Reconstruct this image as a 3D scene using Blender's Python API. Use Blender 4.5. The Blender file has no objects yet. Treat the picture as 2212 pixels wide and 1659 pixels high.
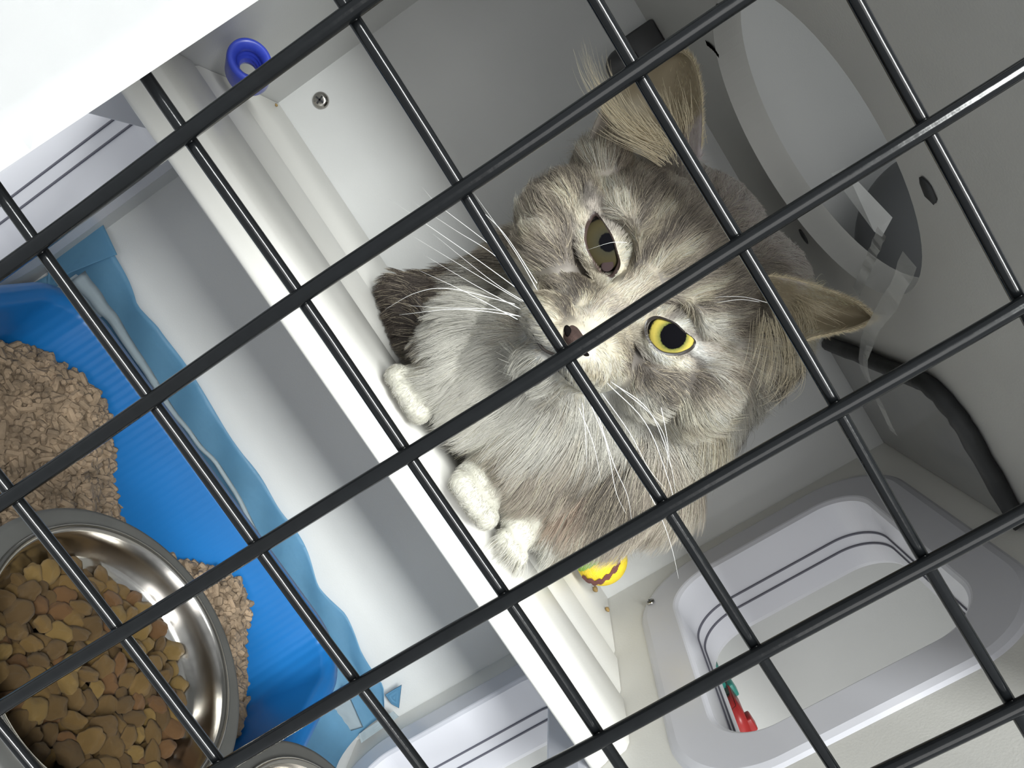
import bpy, bmesh, math, random
import numpy as np
from mathutils import Vector, Matrix, noise as mnoise
from mathutils.geometry import tessellate_polygon
from mathutils.bvhtree import BVHTree
from mathutils.kdtree import KDTree
random.seed(7); RNG = np.random.default_rng(7)
SC = bpy.context.scene
COL = SC.collection

# ------------------------------------------------------------------ camera
FPX = 1650.0
RM = np.array([[0.5435240403866046, 0.054950661848931825, 0.8375930051543772],
               [0.8291561701095376, -0.1905175566206483, -0.5255502889228588],
               [0.13069683657403314, 0.9801446247263621, -0.1491135524623315]])   # image right, image down, view axis
DY, DZ = -0.154, 0.41            # camera stands 15 cm in front of the wire door, 41 cm above the cage floor
CAMP = np.array([0.0, DY, DZ])
cam = bpy.data.cameras.new('camera'); camo = bpy.data.objects.new('camera', cam); COL.objects.link(camo)
cam.sensor_width = 36.0; cam.lens = FPX / 2212 * 36.0; cam.clip_start = 0.01; cam.clip_end = 50
M = Matrix.Identity(4)
for i in range(3):
    M[i][0] = RM[0][i]; M[i][1] = -RM[1][i]; M[i][2] = -RM[2][i]; M[i][3] = CAMP[i]
camo.matrix_world = M
SC.camera = camo

# ------------------------------------------------------------------ light
SC.view_settings.view_transform = 'Standard'; SC.view_settings.look = 'None'
SC.view_settings.gamma = 1.0; SC.view_settings.exposure = 0.0; SC.view_settings.use_curve_mapping = False
SC.cycles.max_bounces = 8; SC.cycles.diffuse_bounces = 5; SC.cycles.transparent_max_bounces = 8
w = bpy.data.worlds.new('room'); SC.world = w; w.use_nodes = True
w.node_tree.nodes['Background'].inputs[0].default_value = (0.93, 0.97, 1.0, 1)
w.node_tree.nodes['Background'].inputs[1].default_value = 0.68

def area_light(name, loc, target, sx, sy, power, color=(1, 1, 1)):
    l = bpy.data.lights.new(name, 'AREA'); l.shape = 'RECTANGLE'; l.size = sx; l.size_y = sy
    l.energy = power; l.color = color
    o = bpy.data.objects.new(name, l); COL.objects.link(o)
    o.location = loc
    d = (Vector(target) - Vector(loc)).normalized()
    o.rotation_euler = d.to_track_quat('-Z', 'Y').to_euler()
    return o
# the fluorescent ceiling fitting of the room, in front of and above the cage
area_light('ceiling_lamp', (0.0, -1.75, DZ + 0.147 + 1.04), (0.05, 0.3, DZ - 0.1), 1.7, 0.45, 165, (0.97, 1.0, 0.98))
# added broad fill from behind the camera, brightens the cat's face
area_light('front_fill', (0.35, -2.1, DZ + 0.40), (0.05, 0.3, DZ), 1.8, 0.9, 20, (1.0, 0.985, 0.96))

# ------------------------------------------------------------------ helpers
def wpt(x, yd, z):               # point measured from the camera (right, depth, height) -> world
    return Vector((x, yd + DY, z + DZ))
def ray(u, v):
    return RM.T @ np.array([(u - 1106) / FPX, (v - 829.5) / FPX, 1.0])
def at(u, v, ax, val):           # where the sight line of a photo point meets the plane x / depth / height = val
    d = ray(u, v); p = d * (val / d[ax]); return wpt(*p)

def prop(o, label=None, cat=None, group=None, kind=None):
    if label: o['label'] = label
    if cat: o['category'] = cat
    if group: o['group'] = group
    if kind: o['kind'] = kind
    return o
def empty(name, loc, label, cat, group=None):
    o = bpy.data.objects.new(name, None); o.empty_display_size = 0.02; COL.objects.link(o); o.location = loc
    bpy.context.view_layer.update()
    return prop(o, label, cat, group)
def link(name, me, mat, parent=None, smooth=True, loc=None):
    if mat is not None: me.materials.append(mat)
    if smooth and len(me.polygons):
        me.polygons.foreach_set('use_smooth', [True] * len(me.polygons))
    o = bpy.data.objects.new(name, me); COL.objects.link(o)
    if loc is not None: o.location = loc
    if parent is not None:
        o.parent = parent
        o.matrix_parent_inverse = Matrix.Translation(-Vector(parent.location))
    return o
def mesh_of(verts, faces, name='mesh'):
    me = bpy.data.meshes.new(name); me.from_pydata([tuple(v) for v in verts], [], faces); me.update(); return me
def from_bm(bm, name='mesh'):
    bmesh.ops.recalc_face_normals(bm, faces=bm.faces)
    me = bpy.data.meshes.new(name); bm.to_mesh(me); bm.free(); return me
def box_bm(x0, x1, y0, y1, z0, z1, bevel=0.0, seg=2, bm=None):
    bm = bm or bmesh.new()
    r = bmesh.ops.create_cube(bm, size=1)
    for v in r['verts']:
        v.co = Vector((x0 + (v.co.x + .5) * (x1 - x0), y0 + (v.co.y + .5) * (y1 - y0), z0 + (v.co.z + .5) * (z1 - z0)))
    if bevel:
        es = list({e for v in r['verts'] for e in v.link_edges})
        bmesh.ops.bevel(bm, geom=es, offset=bevel, segments=seg, affect='EDGES', profile=0.5)
    return bm
def tube(pts, rad, seg=10, caps=True, bm=None):
    bm = bm or bmesh.new()
    pts = [Vector(p) for p in pts]; n = len(pts)
    rad = [rad] * n if not hasattr(rad, '__len__') else rad
    rings = []; up = None
    for i, p in enumerate(pts):
        t = (pts[min(i + 1, n - 1)] - pts[max(i - 1, 0)]).normalized()
        if up is None:
            up = t.orthogonal().normalized()
        up = (up - t * up.dot(t)).normalized(); s = t.cross(up)
        rings.append([bm.verts.new(p + (up * math.cos(2 * math.pi * k / seg) + s * math.sin(2 * math.pi * k / seg)) * rad[i]) for k in range(seg)])
    for a, b in zip(rings, rings[1:]):
        for k in range(seg):
            bm.faces.new((a[k], a[(k + 1) % seg], b[(k + 1) % seg], b[k]))
    if caps:
        bm.faces.new(rings[0][::-1]); bm.faces.new(rings[-1])
    return bm
def loft(rings, close=True, cap0=False, cap1=False, bm=None):
    bm = bm or bmesh.new()
    R = [[bm.verts.new(p) for p in r] for r in rings]; n = len(R[0])
    for a, b in zip(R, R[1:]):
        for k in range(n if close else n - 1):
            bm.faces.new((a[k], a[(k + 1) % n], b[(k + 1) % n], b[k]))
    if cap0: bm.faces.new(R[0][::-1])
    if cap1: bm.faces.new(R[-1])
    return bm
def rrect(a0, a1, b0, b1, r, seg=8):      # rounded rectangle in 2D
    pts = []
    for cx, cy, s in ((a1 - r, b1 - r, 0), (a0 + r, b1 - r, 1), (a0 + r, b0 + r, 2), (a1 - r, b0 + r, 3)):
        for k in range(seg + 1):
            t = math.pi / 2 * (s + k / seg); pts.append((cx + r * math.cos(t), cy + r * math.sin(t)))
    return pts
def circle2(cx, cy, r, n=72):
    return [(cx + r * math.cos(2 * math.pi * k / n), cy + r * math.sin(2 * math.pi * k / n)) for k in range(n)]
def plate(loops, t0, t1, axis):           # flat plate with holes; loops in the plane across 'axis'
    def p3(p, t):
        if axis == 0: return Vector((t, p[0], p[1]))
        if axis == 1: return Vector((p[0], t, p[1]))
        return Vector((p[0], p[1], t))
    tris = tessellate_polygon([[Vector((p[0], p[1], 0)) for p in l] for l in loops])
    flat = [p for l in loops for p in l]
    verts = [p3(p, t0) for p in flat] + [p3(p, t1) for p in flat]; N = len(flat)
    faces = [tuple(t) for t in tris] + [tuple(i + N for i in t[::-1]) for t in tris]
    s = 0
    for l in loops:
        n = len(l)
        for k in range(n):
            a, b = s + k, s + (k + 1) % n
            faces.append((a, b, b + N, a + N))
        s += n
    bm = bmesh.new(); vs = [bm.verts.new(v) for v in verts]
    for f in faces:
        try: bm.faces.new([vs[i] for i in f])
        except ValueError: pass
    return bm
def bez(pts, n):                          # Catmull-Rom through points
    P = [np.array(p, float) for p in pts]; P = [2 * P[0] - P[1]] + P + [2 * P[-1] - P[-2]]
    out = []; m = len(P) - 3
    for i in range(n):
        s = i / (n - 1) * m; k = min(int(s), m - 1); t = s - k
        a, b, c, d = P[k:k + 4]
        out.append(0.5 * ((2 * b) + (c - a) * t + (2 * a - 5 * b + 4 * c - d) * t * t + (3 * b - a - 3 * c + d) * t ** 3))
    return out

# ------------------------------------------------------------------ materials
def mat(name, col, rough=0.5, metal=0.0, var=0.0, vscale=40, bump=0.0, bscale=200, coat=0.0, spec=None, trans=0.0, alpha=1.0, sss=0.0):
    m = bpy.data.materials.new(name); m.use_nodes = True
    nt = m.node_tree; b = nt.nodes['Principled BSDF']
    b.inputs['Base Color'].default_value = (*col, 1); b.inputs['Roughness'].default_value = rough
    b.inputs['Metallic'].default_value = metal
    if coat: b.inputs['Coat Weight'].default_value = coat
    if spec is not None: b.inputs['Specular IOR Level'].default_value = spec
    if trans: b.inputs['Transmission Weight'].default_value = trans
    if alpha < 1: b.inputs['Alpha'].default_value = alpha
    tc = nt.nodes.new('ShaderNodeTexCoord')
    if var:
        nz = nt.nodes.new('ShaderNodeTexNoise'); nz.inputs['Scale'].default_value = vscale; nz.inputs['Detail'].default_value = 4
        nt.links.new(tc.outputs['Object'], nz.inputs['Vector'])
        rp = nt.nodes.new('ShaderNodeMapRange'); rp.inputs['From Min'].default_value = .25; rp.inputs['From Max'].default_value = .75
        rp.inputs['To Min'].default_value = 1 - var; rp.inputs['To Max'].default_value = 1 + var
        nt.links.new(nz.outputs['Fac'], rp.inputs['Value'])
        mx = nt.nodes.new('ShaderNodeVectorMath'); mx.operation = 'SCALE'; mx.inputs[0].default_value = col
        nt.links.new(rp.outputs['Result'], mx.inputs['Scale']); nt.links.new(mx.outputs['Vector'], b.inputs['Base Color'])
    if bump:
        n2 = nt.nodes.new('ShaderNodeTexNoise'); n2.inputs['Scale'].default_value = bscale; n2.inputs['Detail'].default_value = 3
        nt.links.new(tc.outputs['Object'], n2.inputs['Vector'])
        bp = nt.nodes.new('ShaderNodeBump'); bp.inputs['Strength'].default_value = bump; bp.inputs['Distance'].default_value = 0.001
        nt.links.new(n2.outputs['Fac'], bp.inputs['Height']); nt.links.new(bp.outputs['Normal'], b.inputs['Normal'])
    return m
M_WALL = mat('grey_white_plastic', (0.53, 0.535, 0.53), 0.42, var=0.03, vscale=12, bump=0.08, bscale=900)
M_CEIL = mat('grey_panel_plastic', (0.42, 0.415, 0.395), 0.5, var=0.04, vscale=14, bump=0.1, bscale=900)
M_SHELF = mat('cream_white_plastic', (0.69, 0.68, 0.645), 0.38, var=0.03, vscale=9, bump=0.08, bscale=700)
M_LAV = mat('lavender_white_plastic', (0.60, 0.60, 0.645), 0.25, var=0.02, vscale=8)
M_SEAL = mat('dark_seal', (0.12, 0.12, 0.15), 0.6)
M_WIRE = mat('black_coated_wire', (0.004, 0.0045, 0.005), 0.16, var=0.15, vscale=300, bump=0.05, bscale=300, spec=0.25)
M_PAPER = mat('white_paper', (0.50, 0.505, 0.51), 0.7, var=0.015, vscale=25, bump=0.5, bscale=35)
M_STEEL = mat('polished_steel', (0.40, 0.385, 0.36), 0.17, metal=1.0, var=0.06, vscale=60)
M_STEELD = mat('brushed_steel', (0.085, 0.085, 0.082), 0.5, metal=0.5, var=0.08, vscale=80)
M_DARKP = mat('smoked_acrylic', (0.20, 0.20, 0.195), 0.12, var=0.05, vscale=20)
M_BLACK = mat('black_rubber', (0.02, 0.021, 0.022), 0.6, var=0.3, vscale=60, bump=0.4, bscale=120)
M_BLUEC = mat('royal_blue_plastic', (0.045, 0.075, 0.50), 0.3, var=0.1, vscale=60)
M_TAPE = mat('clear_tape', (0.72, 0.72, 0.70), 0.25, var=0.06, vscale=60, alpha=0.42)
M_SLATE = mat('slate_grey_shade', (0.10, 0.105, 0.11), 0.55, var=0.05, vscale=20)

# ------------------------------------------------------------------ the cage shell
XL, XR, XR2, XL2 = -0.211, 0.296, 0.354, -0.269
YB, YF = 0.64, 0.150
ZF, ZS, ZC = -0.41, -0.131, 0.147
def Y(yd): return yd + DY
def Z(z): return z + DZ

bm = box_bm(-0.95, 1.05, Y(YB), Y(YB) + 0.02, Z(ZF) - 0.02, Z(0.62))
prop(link('wall_back', from_bm(bm), M_WALL, smooth=False), kind='structure')
bm = box_bm(-0.95, 1.05, Y(YF), Y(YB), Z(ZF) - 0.02, Z(ZF))
prop(link('floor', from_bm(bm), M_WALL, smooth=False), kind='structure')
for nm, x0, x1 in (('wall_far_left', -0.97, -0.95), ('wall_far_right', 1.05, 1.07)):
    prop(link(nm, from_bm(box_bm(x0, x1, Y(YF), Y(YB), Z(ZF) - 0.02, Z(0.62))), M_WALL, smooth=False), kind='structure')
bm = box_bm(-0.95, 1.05, Y(YF) - 0.004, Y(YF) + 0.008, Z(0.225), Z(0.62))  # unseen panel added to keep lamp light from falling through the ceiling hole
prop(link('front_lamp_blocker', from_bm(bm), M_WALL, smooth=False), kind='structure')
# ceiling between the two storeys, with its round passage
HC, HR = (0.038, Y(0.464)), 0.0985
outer = [(-0.95, Y(0.20)), (1.05, Y(0.20)), (1.05, Y(YB)), (-0.95, Y(YB))]
bm = plate([outer, circle2(HC[0], HC[1], HR)[::-1]], Z(ZC), Z(ZC + 0.019), 2)
prop(link('ceiling', from_bm(bm), M_CEIL, smooth=False), kind='structure')

T_UP = rrect(Y(0.391), Y(0.595), Z(-0.075), Z(0.093), 0.036, 10)
T_LO = rrect(Y(0.394), Y(0.584), Z(-0.385), Z(-0.192), 0.03, 10)
def side_wall(name, x0, x1, holes):
    out = [(Y(YF), Z(ZF)), (Y(YB), Z(ZF)), (Y(YB), Z(0.62)), (Y(YF), Z(0.62))]
    bm = plate([out] + [h[::-1] for h in holes], x0, x1, 0)
    prop(link(name, from_bm(bm), M_SHELF if x0 > 0 else M_WALL, smooth=False), kind='structure')
side_wall('wall_right', XR, XR2, [T_UP, T_LO])
side_wall('wall_left', XL2, XL, [T_LO])

def offset_loop(l, d):
    c = Vector((sum(p[0] for p in l) / len(l), sum(p[1] for p in l) / len(l)))
    xs = [p[0] for p in l]; ys = [p[1] for p in l]
    r = {id(T_UP): .036}.get(id(l), .03)
    return rrect(min(xs) - d, max(xs) + d, min(ys) - d, max(ys) + d, max(r + d * .8, 0.004), 24)
def sleeve(name, hole, xin, xout, label):
    s = 1 if xout > xin else -1
    c = empty(name, ((xin + xout) / 2, sum(p[0] for p in hole) / len(hole), sum(p[1] for p in hole) / len(hole)), label, 'porthole')
    prof = [(-0.006, 0.030), (-0.0075, 0.027), (-0.0075, 0.003), (-0.006, 0.0), (-0.003, -0.0025)]
    # raised flange round the opening, then the throat through the wall
    L = abs(xout - xin)
    g1, g2 = 0.52 * L, 0.70 * L
    prof = [(0.0, 0.030), (-0.0015, 0.028), (-0.0028, 0.024), (-0.0028, 0.0012), (-0.0022, 0.0), (0.0, -0.002), (g1, -0.002),
            (g2 + 0.0016, -0.002), (L, -0.002), (L + 0.004, 0.0), (L + 0.004, 0.03), (L, 0.034)]
    rings = [[Vector((xin + s * dx, p[0], p[1])) for p in offset_loop(hole, off)] for dx, off in prof]
    link('flange_sleeve', from_bm(loft(rings)), M_LAV, c, smooth=False)
    for g in (g1, g2):
        rr = [[Vector((xin + s * (g + dx), p[0], p[1])) for p in offset_loop(hole, off)] for dx, off in
              ((-0.0009, -0.0015), (-0.0007, -0.0030), (0.0007, -0.0030), (0.0009, -0.0015))]
        link('seal_line', from_bm(loft(rr)), M_SEAL, c)
    return c
sleeve('tunnel_porthole', T_UP, XR, XR2, 'upper pass-through opening with lavender rim and double seal in the right wall, beside the cat')
sleeve('tunnel_porthole', T_LO, XR, XR2, 'lower pass-through opening with lavender rim in the right wall, below the shelf')
sleeve('tunnel_porthole', T_LO, XL, XL2, 'pass-through opening in the left wall, next to the white paper')
# screw heads on the upper porthole and on the back wall
def screw(p, nrm, r, label):
    n = Vector(nrm).normalized(); q = n.to_track_quat('Z', 'Y').to_matrix()
    c = empty('screw', p, label, 'screw')
    prof = [(r, -0.0005), (r, 0.0005), (r * .9, r * .28), (r * .6, r * .45), (r * .25, r * .5), (0.0002, r * .5)]
    rings = [[Vector(p) + q @ Vector((pr * math.cos(2 * math.pi * k / 28), pr * math.sin(2 * math.pi * k / 28), h)) for k in range(28)] for pr, h in prof]
    link('screw_head', from_bm(loft(rings)), M_STEEL, c)
    bm = bmesh.new()
    for a in (0.3, 0.3 + math.pi / 2):
        b2 = box_bm(-r * .55, r * .55, -r * .1, r * .1, r * .36, r * .52)
        b2.transform(Matrix.Translation(Vector(p)) @ q.to_4x4() @ Matrix.Rotation(a, 4, 'Z'))
        tmp = bpy.data.meshes.new('t'); b2.to_mesh(tmp); b2.free(); bm.from_mesh(tmp); bpy.data.meshes.remove(tmp)
    link('cross_slot', from_bm(bm), M_BLACK, c, smooth=False)
screw(at(693, 217, 1, YB - 0.0005), (0, -1, 0), 0.0068, 'round cross-head screw in the grey back wall near the left corner')
screw(at(1405, 1300, 0, XR - 0.0042), (-1, 0, 0), 0.0035, 'small white screw on the rim flange of the opening in the right wall')

# the black-sealed smoked panel under the ceiling, back right corner
px0, px1, py0, py1, prr = 0.196, XR - 0.001, Y(0.447), Y(YB) - 0.001, 0.03
pan = [(px1, py0), (px1, py1), (px0, py1)]
arc = [(px0 + prr - prr * math.cos(t), py0 + prr - prr * math.sin(t)) for t in np.linspace(0, math.pi / 2, 12)]
loop = pan + arc
c = empty('ceiling_cover', (0.245, Y(0.54), Z(0.143)), 'smoky grey glossy cover with black rubber edge under the ceiling, right rear corner', 'panel')
link('cover_panel', from_bm(plate([loop], Z(0.1405), Z(ZC) - 0.0005, 2)), M_DARKP, c, smooth=False)
edge = [(px0, py1 - 0.004)] + [(px0, y) for y in np.linspace(py1 - 0.05, py0 + prr, 8)[:-1]] + arc + [(x, py0 + 0.0) for x in np.linspace(px0 + prr + 0.01, px1 - 0.006, 6)]
epts = [Vector((x + 0.0008 * math.sin(37 * i), y + 0.0008 * math.cos(23 * i), Z(0.1415))) for i, (x, y) in enumerate(edge)]
epts += [Vector((px1 - 0.0050, py0 + 0.001, Z(0.1385)))]
link('rubber_edge', from_bm(tube(epts, [0.0056 + 0.0004 * math.sin(i * 2.3) for i in range(len(epts))], 10)), M_BLACK, c)

# tape strips hanging along the ceiling
def strip(name, pts, width, z, label, group=None, m=None):
    P = bez([at(u, v, 2, z) for u, v in pts], 18); vs = []; fs = []
    for i, p in enumerate(P):
        d = P[min(i + 1, 17)] - P[max(i - 1, 0)]; d /= np.linalg.norm(d)
        s = np.cross(d, (0, 0, 1)); s /= np.linalg.norm(s)
        ww = width * (0.5 + 0.06 * math.sin(i * 1.9))
        vs += [p + s * ww, p - s * ww]
    for i in range(17): fs.append((2 * i, 2 * i + 1, 2 * i + 3, 2 * i + 2))
    bm = bmesh.new(); V = [bm.verts.new(v) for v in vs]
    F = [bm.faces.new([V[i] for i in f]) for f in fs]
    bmesh.ops.solidify(bm, geom=F, thickness=0.0003)
    return prop(link(name, from_bm(bm), m or M_TAPE), label, 'tape')
strip('tape_strip', [(1965, 560), (1930, 640), (1880, 720), (1865, 790), (1895, 860), (1930, 935)], 0.0085, ZC - 0.036,
      'long clear tape strip hanging below the round ceiling hole past the black rubber edge')
strip('tape_strip', [(1905, 500), (1880, 560), (1850, 630)], 0.007, ZC - 0.0012,
      'short clear tape strip on the ceiling at the rim of the round hole')
strip('tape_strip', [(1780, 860), (1810, 910), (1850, 950), (1865, 915)], 0.012, 0.139,
      'wide smeared tape strip on the smoky cover behind the cat ear')
# tape dangling through the passage
P = [at(1795, 375, 1, .49), at(1825, 362, 1, .49), at(1928, 470, 1, .47), at(1905, 512, 1, .462), at(1888, 500, 1, .462)]
bm = bmesh.new(); f = bm.faces.new([bm.verts.new(p) for p in P]); bmesh.ops.solidify(bm, geom=[f], thickness=0.0003)
prop(link('tape_strip', from_bm(bm), M_TAPE, smooth=False), 'bent tape piece dangling in the round ceiling hole', 'tape')
# made-up dark lump standing in for the soft shade upstairs
bm = bmesh.new(); bmesh.ops.create_icosphere(bm, subdivisions=5, radius=1)
for q in bm.verts:
    q.co *= 1 + .05 * mnoise.noise(q.co * 1.5)
    q.co = wpt(0.225 + q.co.x * .130 + q.co.z * .03, 0.585 + q.co.y * .052, 0.262 + q.co.z * .095)
prop(link('cushion', from_bm(bm), M_SLATE), 'dark slate grey cushion on the storey above, seen through the round ceiling hole', 'cushion')

# flecks on the ceiling
def fleck(u, v, ax, val, r, label, name='fleck', m=None, st=(1, 1, .3), cat='speck'):
    bm = bmesh.new(); bmesh.ops.create_icosphere(bm, subdivisions=2, radius=r)
    for q in bm.verts:
        n = mnoise.noise(q.co * 900 + Vector((u, v, 0))); q.co *= 1 + .35 * n
        q.co = Vector((q.co.x * st[0], q.co.y * st[1], q.co.z * st[2]))
    p = at(u, v, ax, val)
    return prop(link(name, from_bm(bm), m or M_BLACK, loc=p), label, cat)
fleck(2005, 413, 2, ZC - 0.0006, 0.0045, 'black oval rubber spot on the ceiling right of the round hole', 'rubber_plug', st=(1.5, 1, .3), cat='plug')
fleck(1736, 511, 2, ZC - 0.0005, 0.0035, 'small black fleck on the ceiling between the cat back and the round hole', st=(1.8, .8, .3))
fleck(1552, 18, 2, ZC - 0.0005, 0.0035, 'tiny black fleck on the ceiling above the cat ear at the top edge', st=(.8, 1, .3))
M_TAN = mat('tan_dirt', (0.22, 0.20, 0.14), 0.8, var=.2, vscale=200)
strip('dirt_smear', [(1525, 92), (1540, 105), (1553, 122)], 0.004, ZC - 0.0008, 'olive smear on the ceiling beside the cat ear', m=M_TAN)['category'] = 'dirt'

# dark latch under the ceiling at the back
c = empty('latch', at(1370, 110, 1, YB), 'dark grey latch with rounded knob on the back wall behind the cat ear', 'latch')
M_LAT = mat('dark_grey_plastic', (0.045, 0.045, 0.047), 0.45, var=.2, vscale=60)
p = at(1385, 110, 1, YB)
link('latch_plate', from_bm(box_bm(p.x - 0.013, p.x + 0.017, Y(YB) - 0.022, Y(YB), p.z - 0.012, Z(ZC) - 0.0005, 0.002)), M_LAT, c)
p = at(1345, 140, 1, YB - 0.02); bm = bmesh.new(); bmesh.ops.create_uvsphere(bm, u_segments=24, v_segments=14, radius=0.013)
for q in bm.verts: q.co = Vector((q.co.x * .95, q.co.y * .8, q.co.z)) + p
link('knob', from_bm(bm), M_LAT, c)

# ------------------------------------------------------------------ shelf the cat sits on
def shelf_profile():
    pr = [(YB, ZS)]
    for g in (0.545, 0.492):
        pr += [(g + 0.006, ZS), (g + 0.0018, ZS - 0.0016), (g - 0.0018, ZS - 0.0016), (g - 0.006, ZS + 0.0008)]
    pr += [(0.462, ZS + 0.0012), (0.452, ZS + 0.0012), (0.440, ZS + 0.0006), (0.4345, ZS - 0.0025), (0.4325, ZS - 0.008),
           (0.4315, ZS - 0.0125), (0.4345, ZS - 0.0150), (0.4325, ZS - 0.018), (0.430, ZS - 0.024), (0.4305, ZS - 0.027),
           (0.434, ZS - 0.029), (0.46, ZS - 0.0285), (YB, ZS - 0.0285)]
    return pr
def shelf(x0, x1, label):
    rings = [[wpt(x, y, z) for y, z in shelf_profile()] for x in np.linspace(x0, x1, 3)]
    o = link('shelf', from_bm(loft(rings, True, True, True)), M_SHELF)
    m = o.modifiers.new('b', 'BEVEL'); m.width = 0.0012; m.segments = 2; m.limit_method = 'ANGLE'
    return prop(o, label, 'shelf')
shelf(XL + 0.0002, XR - 0.0002, 'cream white plastic shelf with grooved front edge that the cat sits on')
shelf(XR2 + 0.006, 1.04, 'cream white shelf of the neighbouring cage beyond the right wall opening')

# ------------------------------------------------------------------ wire door
door = empty('wire_door', wpt(0.04, 0.154, -0.13), 'black wire grid cage door in front of the cat', 'cage door')
def wob(s, t): return 0.00022 * math.sin(t * 31 + s * 3.1) + 0.00016 * math.sin(t * 67 + s)
for i in range(-3, 11):
    x = 0.03836 * i - 0.09399
    pts = [wpt(x + wob(i, z), 0.1518, z) for z in np.linspace(ZF + 0.004, ZC - 0.004, 46)]
    link('vertical_wire', from_bm(tube(pts, 0.00168, 12)), M_WIRE, door)
for j in range(-5, 8):
    z = 0.04 * j - 0.17057
    pts = [wpt(x, 0.1547, z + wob(j + 50, x)) for x in np.linspace(-0.209, 0.294, 46)]
    link('horizontal_wire', from_bm(tube(pts, 0.00138, 12)), M_WIRE, door)

# white paper on the door
e0 = at(0, 378, 1, 0.1485); e1 = at(570, 0, 1, 0.1485)
def edge_x(z): return e0.x + (e1.x - e0.x) * (z - e0.z) / (e1.z - e0.z)
bm = bmesh.new(); nx, nz = 24, 30; g = []
for k in range(nz + 1):
    z = Z(-0.165) + 0.297 * k / nz
    g.append([bm.verts.new(Vector((edge_x(z) - 0.21 * i / nx, Y(0.1486) - 0.0012 - 0.0012 * math.sin(i * .5 + k * .3) * (i / nx) - 0.002 * (i / nx), z))) for i in range(nx + 1)])
F = [bm.faces.new((g[k][i], g[k][i + 1], g[k + 1][i + 1], g[k + 1][i])) for k in range(nz) for i in range(nx)]
bmesh.ops.solidify(bm, geom=F, thickness=0.0002)
prop(link('paper_sheet', from_bm(bm), M_PAPER), 'blank white paper sheet hung on the outside of the wire door', 'paper')

# ------------------------------------------------------------------ puppy pad, litter tray, litter
M_PAD = mat('blue_pad_film', (0.15, 0.345, 0.52), 0.5, var=0.12, vscale=16, bump=0.7, bscale=45)
M_PADW = mat('white_pad_fleece', (0.48, 0.55, 0.58), 0.8, var=0.05, vscale=30, bump=0.6, bscale=60)
M_TRAY = mat('blue_tray_plastic', (0.006, 0.105, 0.31), 0.32, var=0.08, vscale=15)
def ribs(m):
    nt = m.node_tree; b = nt.nodes['Principled BSDF']; tc = nt.nodes.new('ShaderNodeTexCoord')
    wv = nt.nodes.new('ShaderNodeTexWave'); wv.wave_type = 'BANDS'; wv.bands_direction = 'X'
    wv.inputs['Scale'].default_value = 55; wv.inputs['Distortion'].default_value = 0.3
    nt.links.new(tc.outputs['Object'], wv.inputs['Vector'])
    bp = nt.nodes.new('ShaderNodeBump'); bp.inputs['Strength'].default_value = 0.18; bp.inputs['Distance'].default_value = 0.0012
    nt.links.new(wv.outputs['Fac'], bp.inputs['Height']); nt.links.new(bp.outputs['Normal'], b.inputs['Normal'])
ribs(M_TRAY)
TX0, TX1, TY0, TY1, TZ0, TZ1 = -0.165, 0.188, 0.315, 0.541, ZF + 0.006, -0.309
def rr3(inset, z, r):
    return [wpt(x, y, z) for x, y in rrect(TX0 + inset, TX1 - inset, TY0 + inset, TY1 - inset, max(r - inset, .004), 10)]
prof = [(0.034, TZ0), (0.026, TZ0 + 0.004), (0.010, TZ1 - 0.006), (0.001, TZ1 - 0.005), (0.0, TZ1 - 0.002), (0.001, TZ1), (0.008, TZ1 + 0.0008),
        (0.0125, TZ1 - 0.001), (0.0145, TZ1 - 0.006), (0.022, TZ0 + 0.03), (0.029, TZ0 + 0.008), (0.036, TZ0 + 0.0035)]
c = empty('litter_tray', wpt((TX0 + TX1) / 2, (TY0 + TY1) / 2, TZ0), 'blue plastic litter tray on the cage floor behind the steel bowl', 'litter tray')
link('tray', from_bm(loft([rr3(i, z, .045) for i, z in prof], True, True, True)), M_TRAY, c)

def pile_h(x, y):       # height of the litter surface above the tray bottom
    h = 0.033 + 0.012 * math.sin(x * 40 + 1) * math.sin(y * 33)
    h += 0.022 * math.exp(-((x + 0.145) ** 2 + (y - 0.47) ** 2) / 0.0022)
    h += 0.024 * math.exp(-((x + 0.075) ** 2 + (y - 0.49) ** 2) / 0.0012)
    h += 0.014 * math.exp(-((x - 0.09) ** 2 + (y - 0.47) ** 2) / 0.0025)
    h += 0.022 * math.exp(-((x + 0.115) ** 2 / .0018 + (y - 0.515) ** 2 / 0.0006)) + 0.020 * math.exp(-((x - 0.085) ** 2 / .0014 + (y - 0.51) ** 2 / 0.0006))
    h -= 0.030 * math.exp(-((x + 0.105) ** 2 * 1.2 + (y - 0.43) ** 2 * .25) / 0.0003)
    return max(h, 0.004)
M_LIT = mat('tan_litter', (0.20, 0.145, 0.095), 0.9, var=0.45, vscale=90, bump=0.8, bscale=400)
V = []; Fc = []
x0, x1, y0, y1 = TX0 + 0.028, TX1 - 0.028, TY0 + 0.03, TY1 - 0.026; nx, ny = 60, 40
for j in range(ny + 1):
    for i in range(nx + 1):
        x = x0 + (x1 - x0) * i / nx; y = y0 + (y1 - y0) * j / ny
        V.append(wpt(x, y, TZ0 + pile_h(x, y) - 0.002))
for j in range(ny):
    for i in range(nx):
        a = j * (nx + 1) + i; Fc.append((a, a + 1, a + nx + 2, a + nx + 1))
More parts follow.
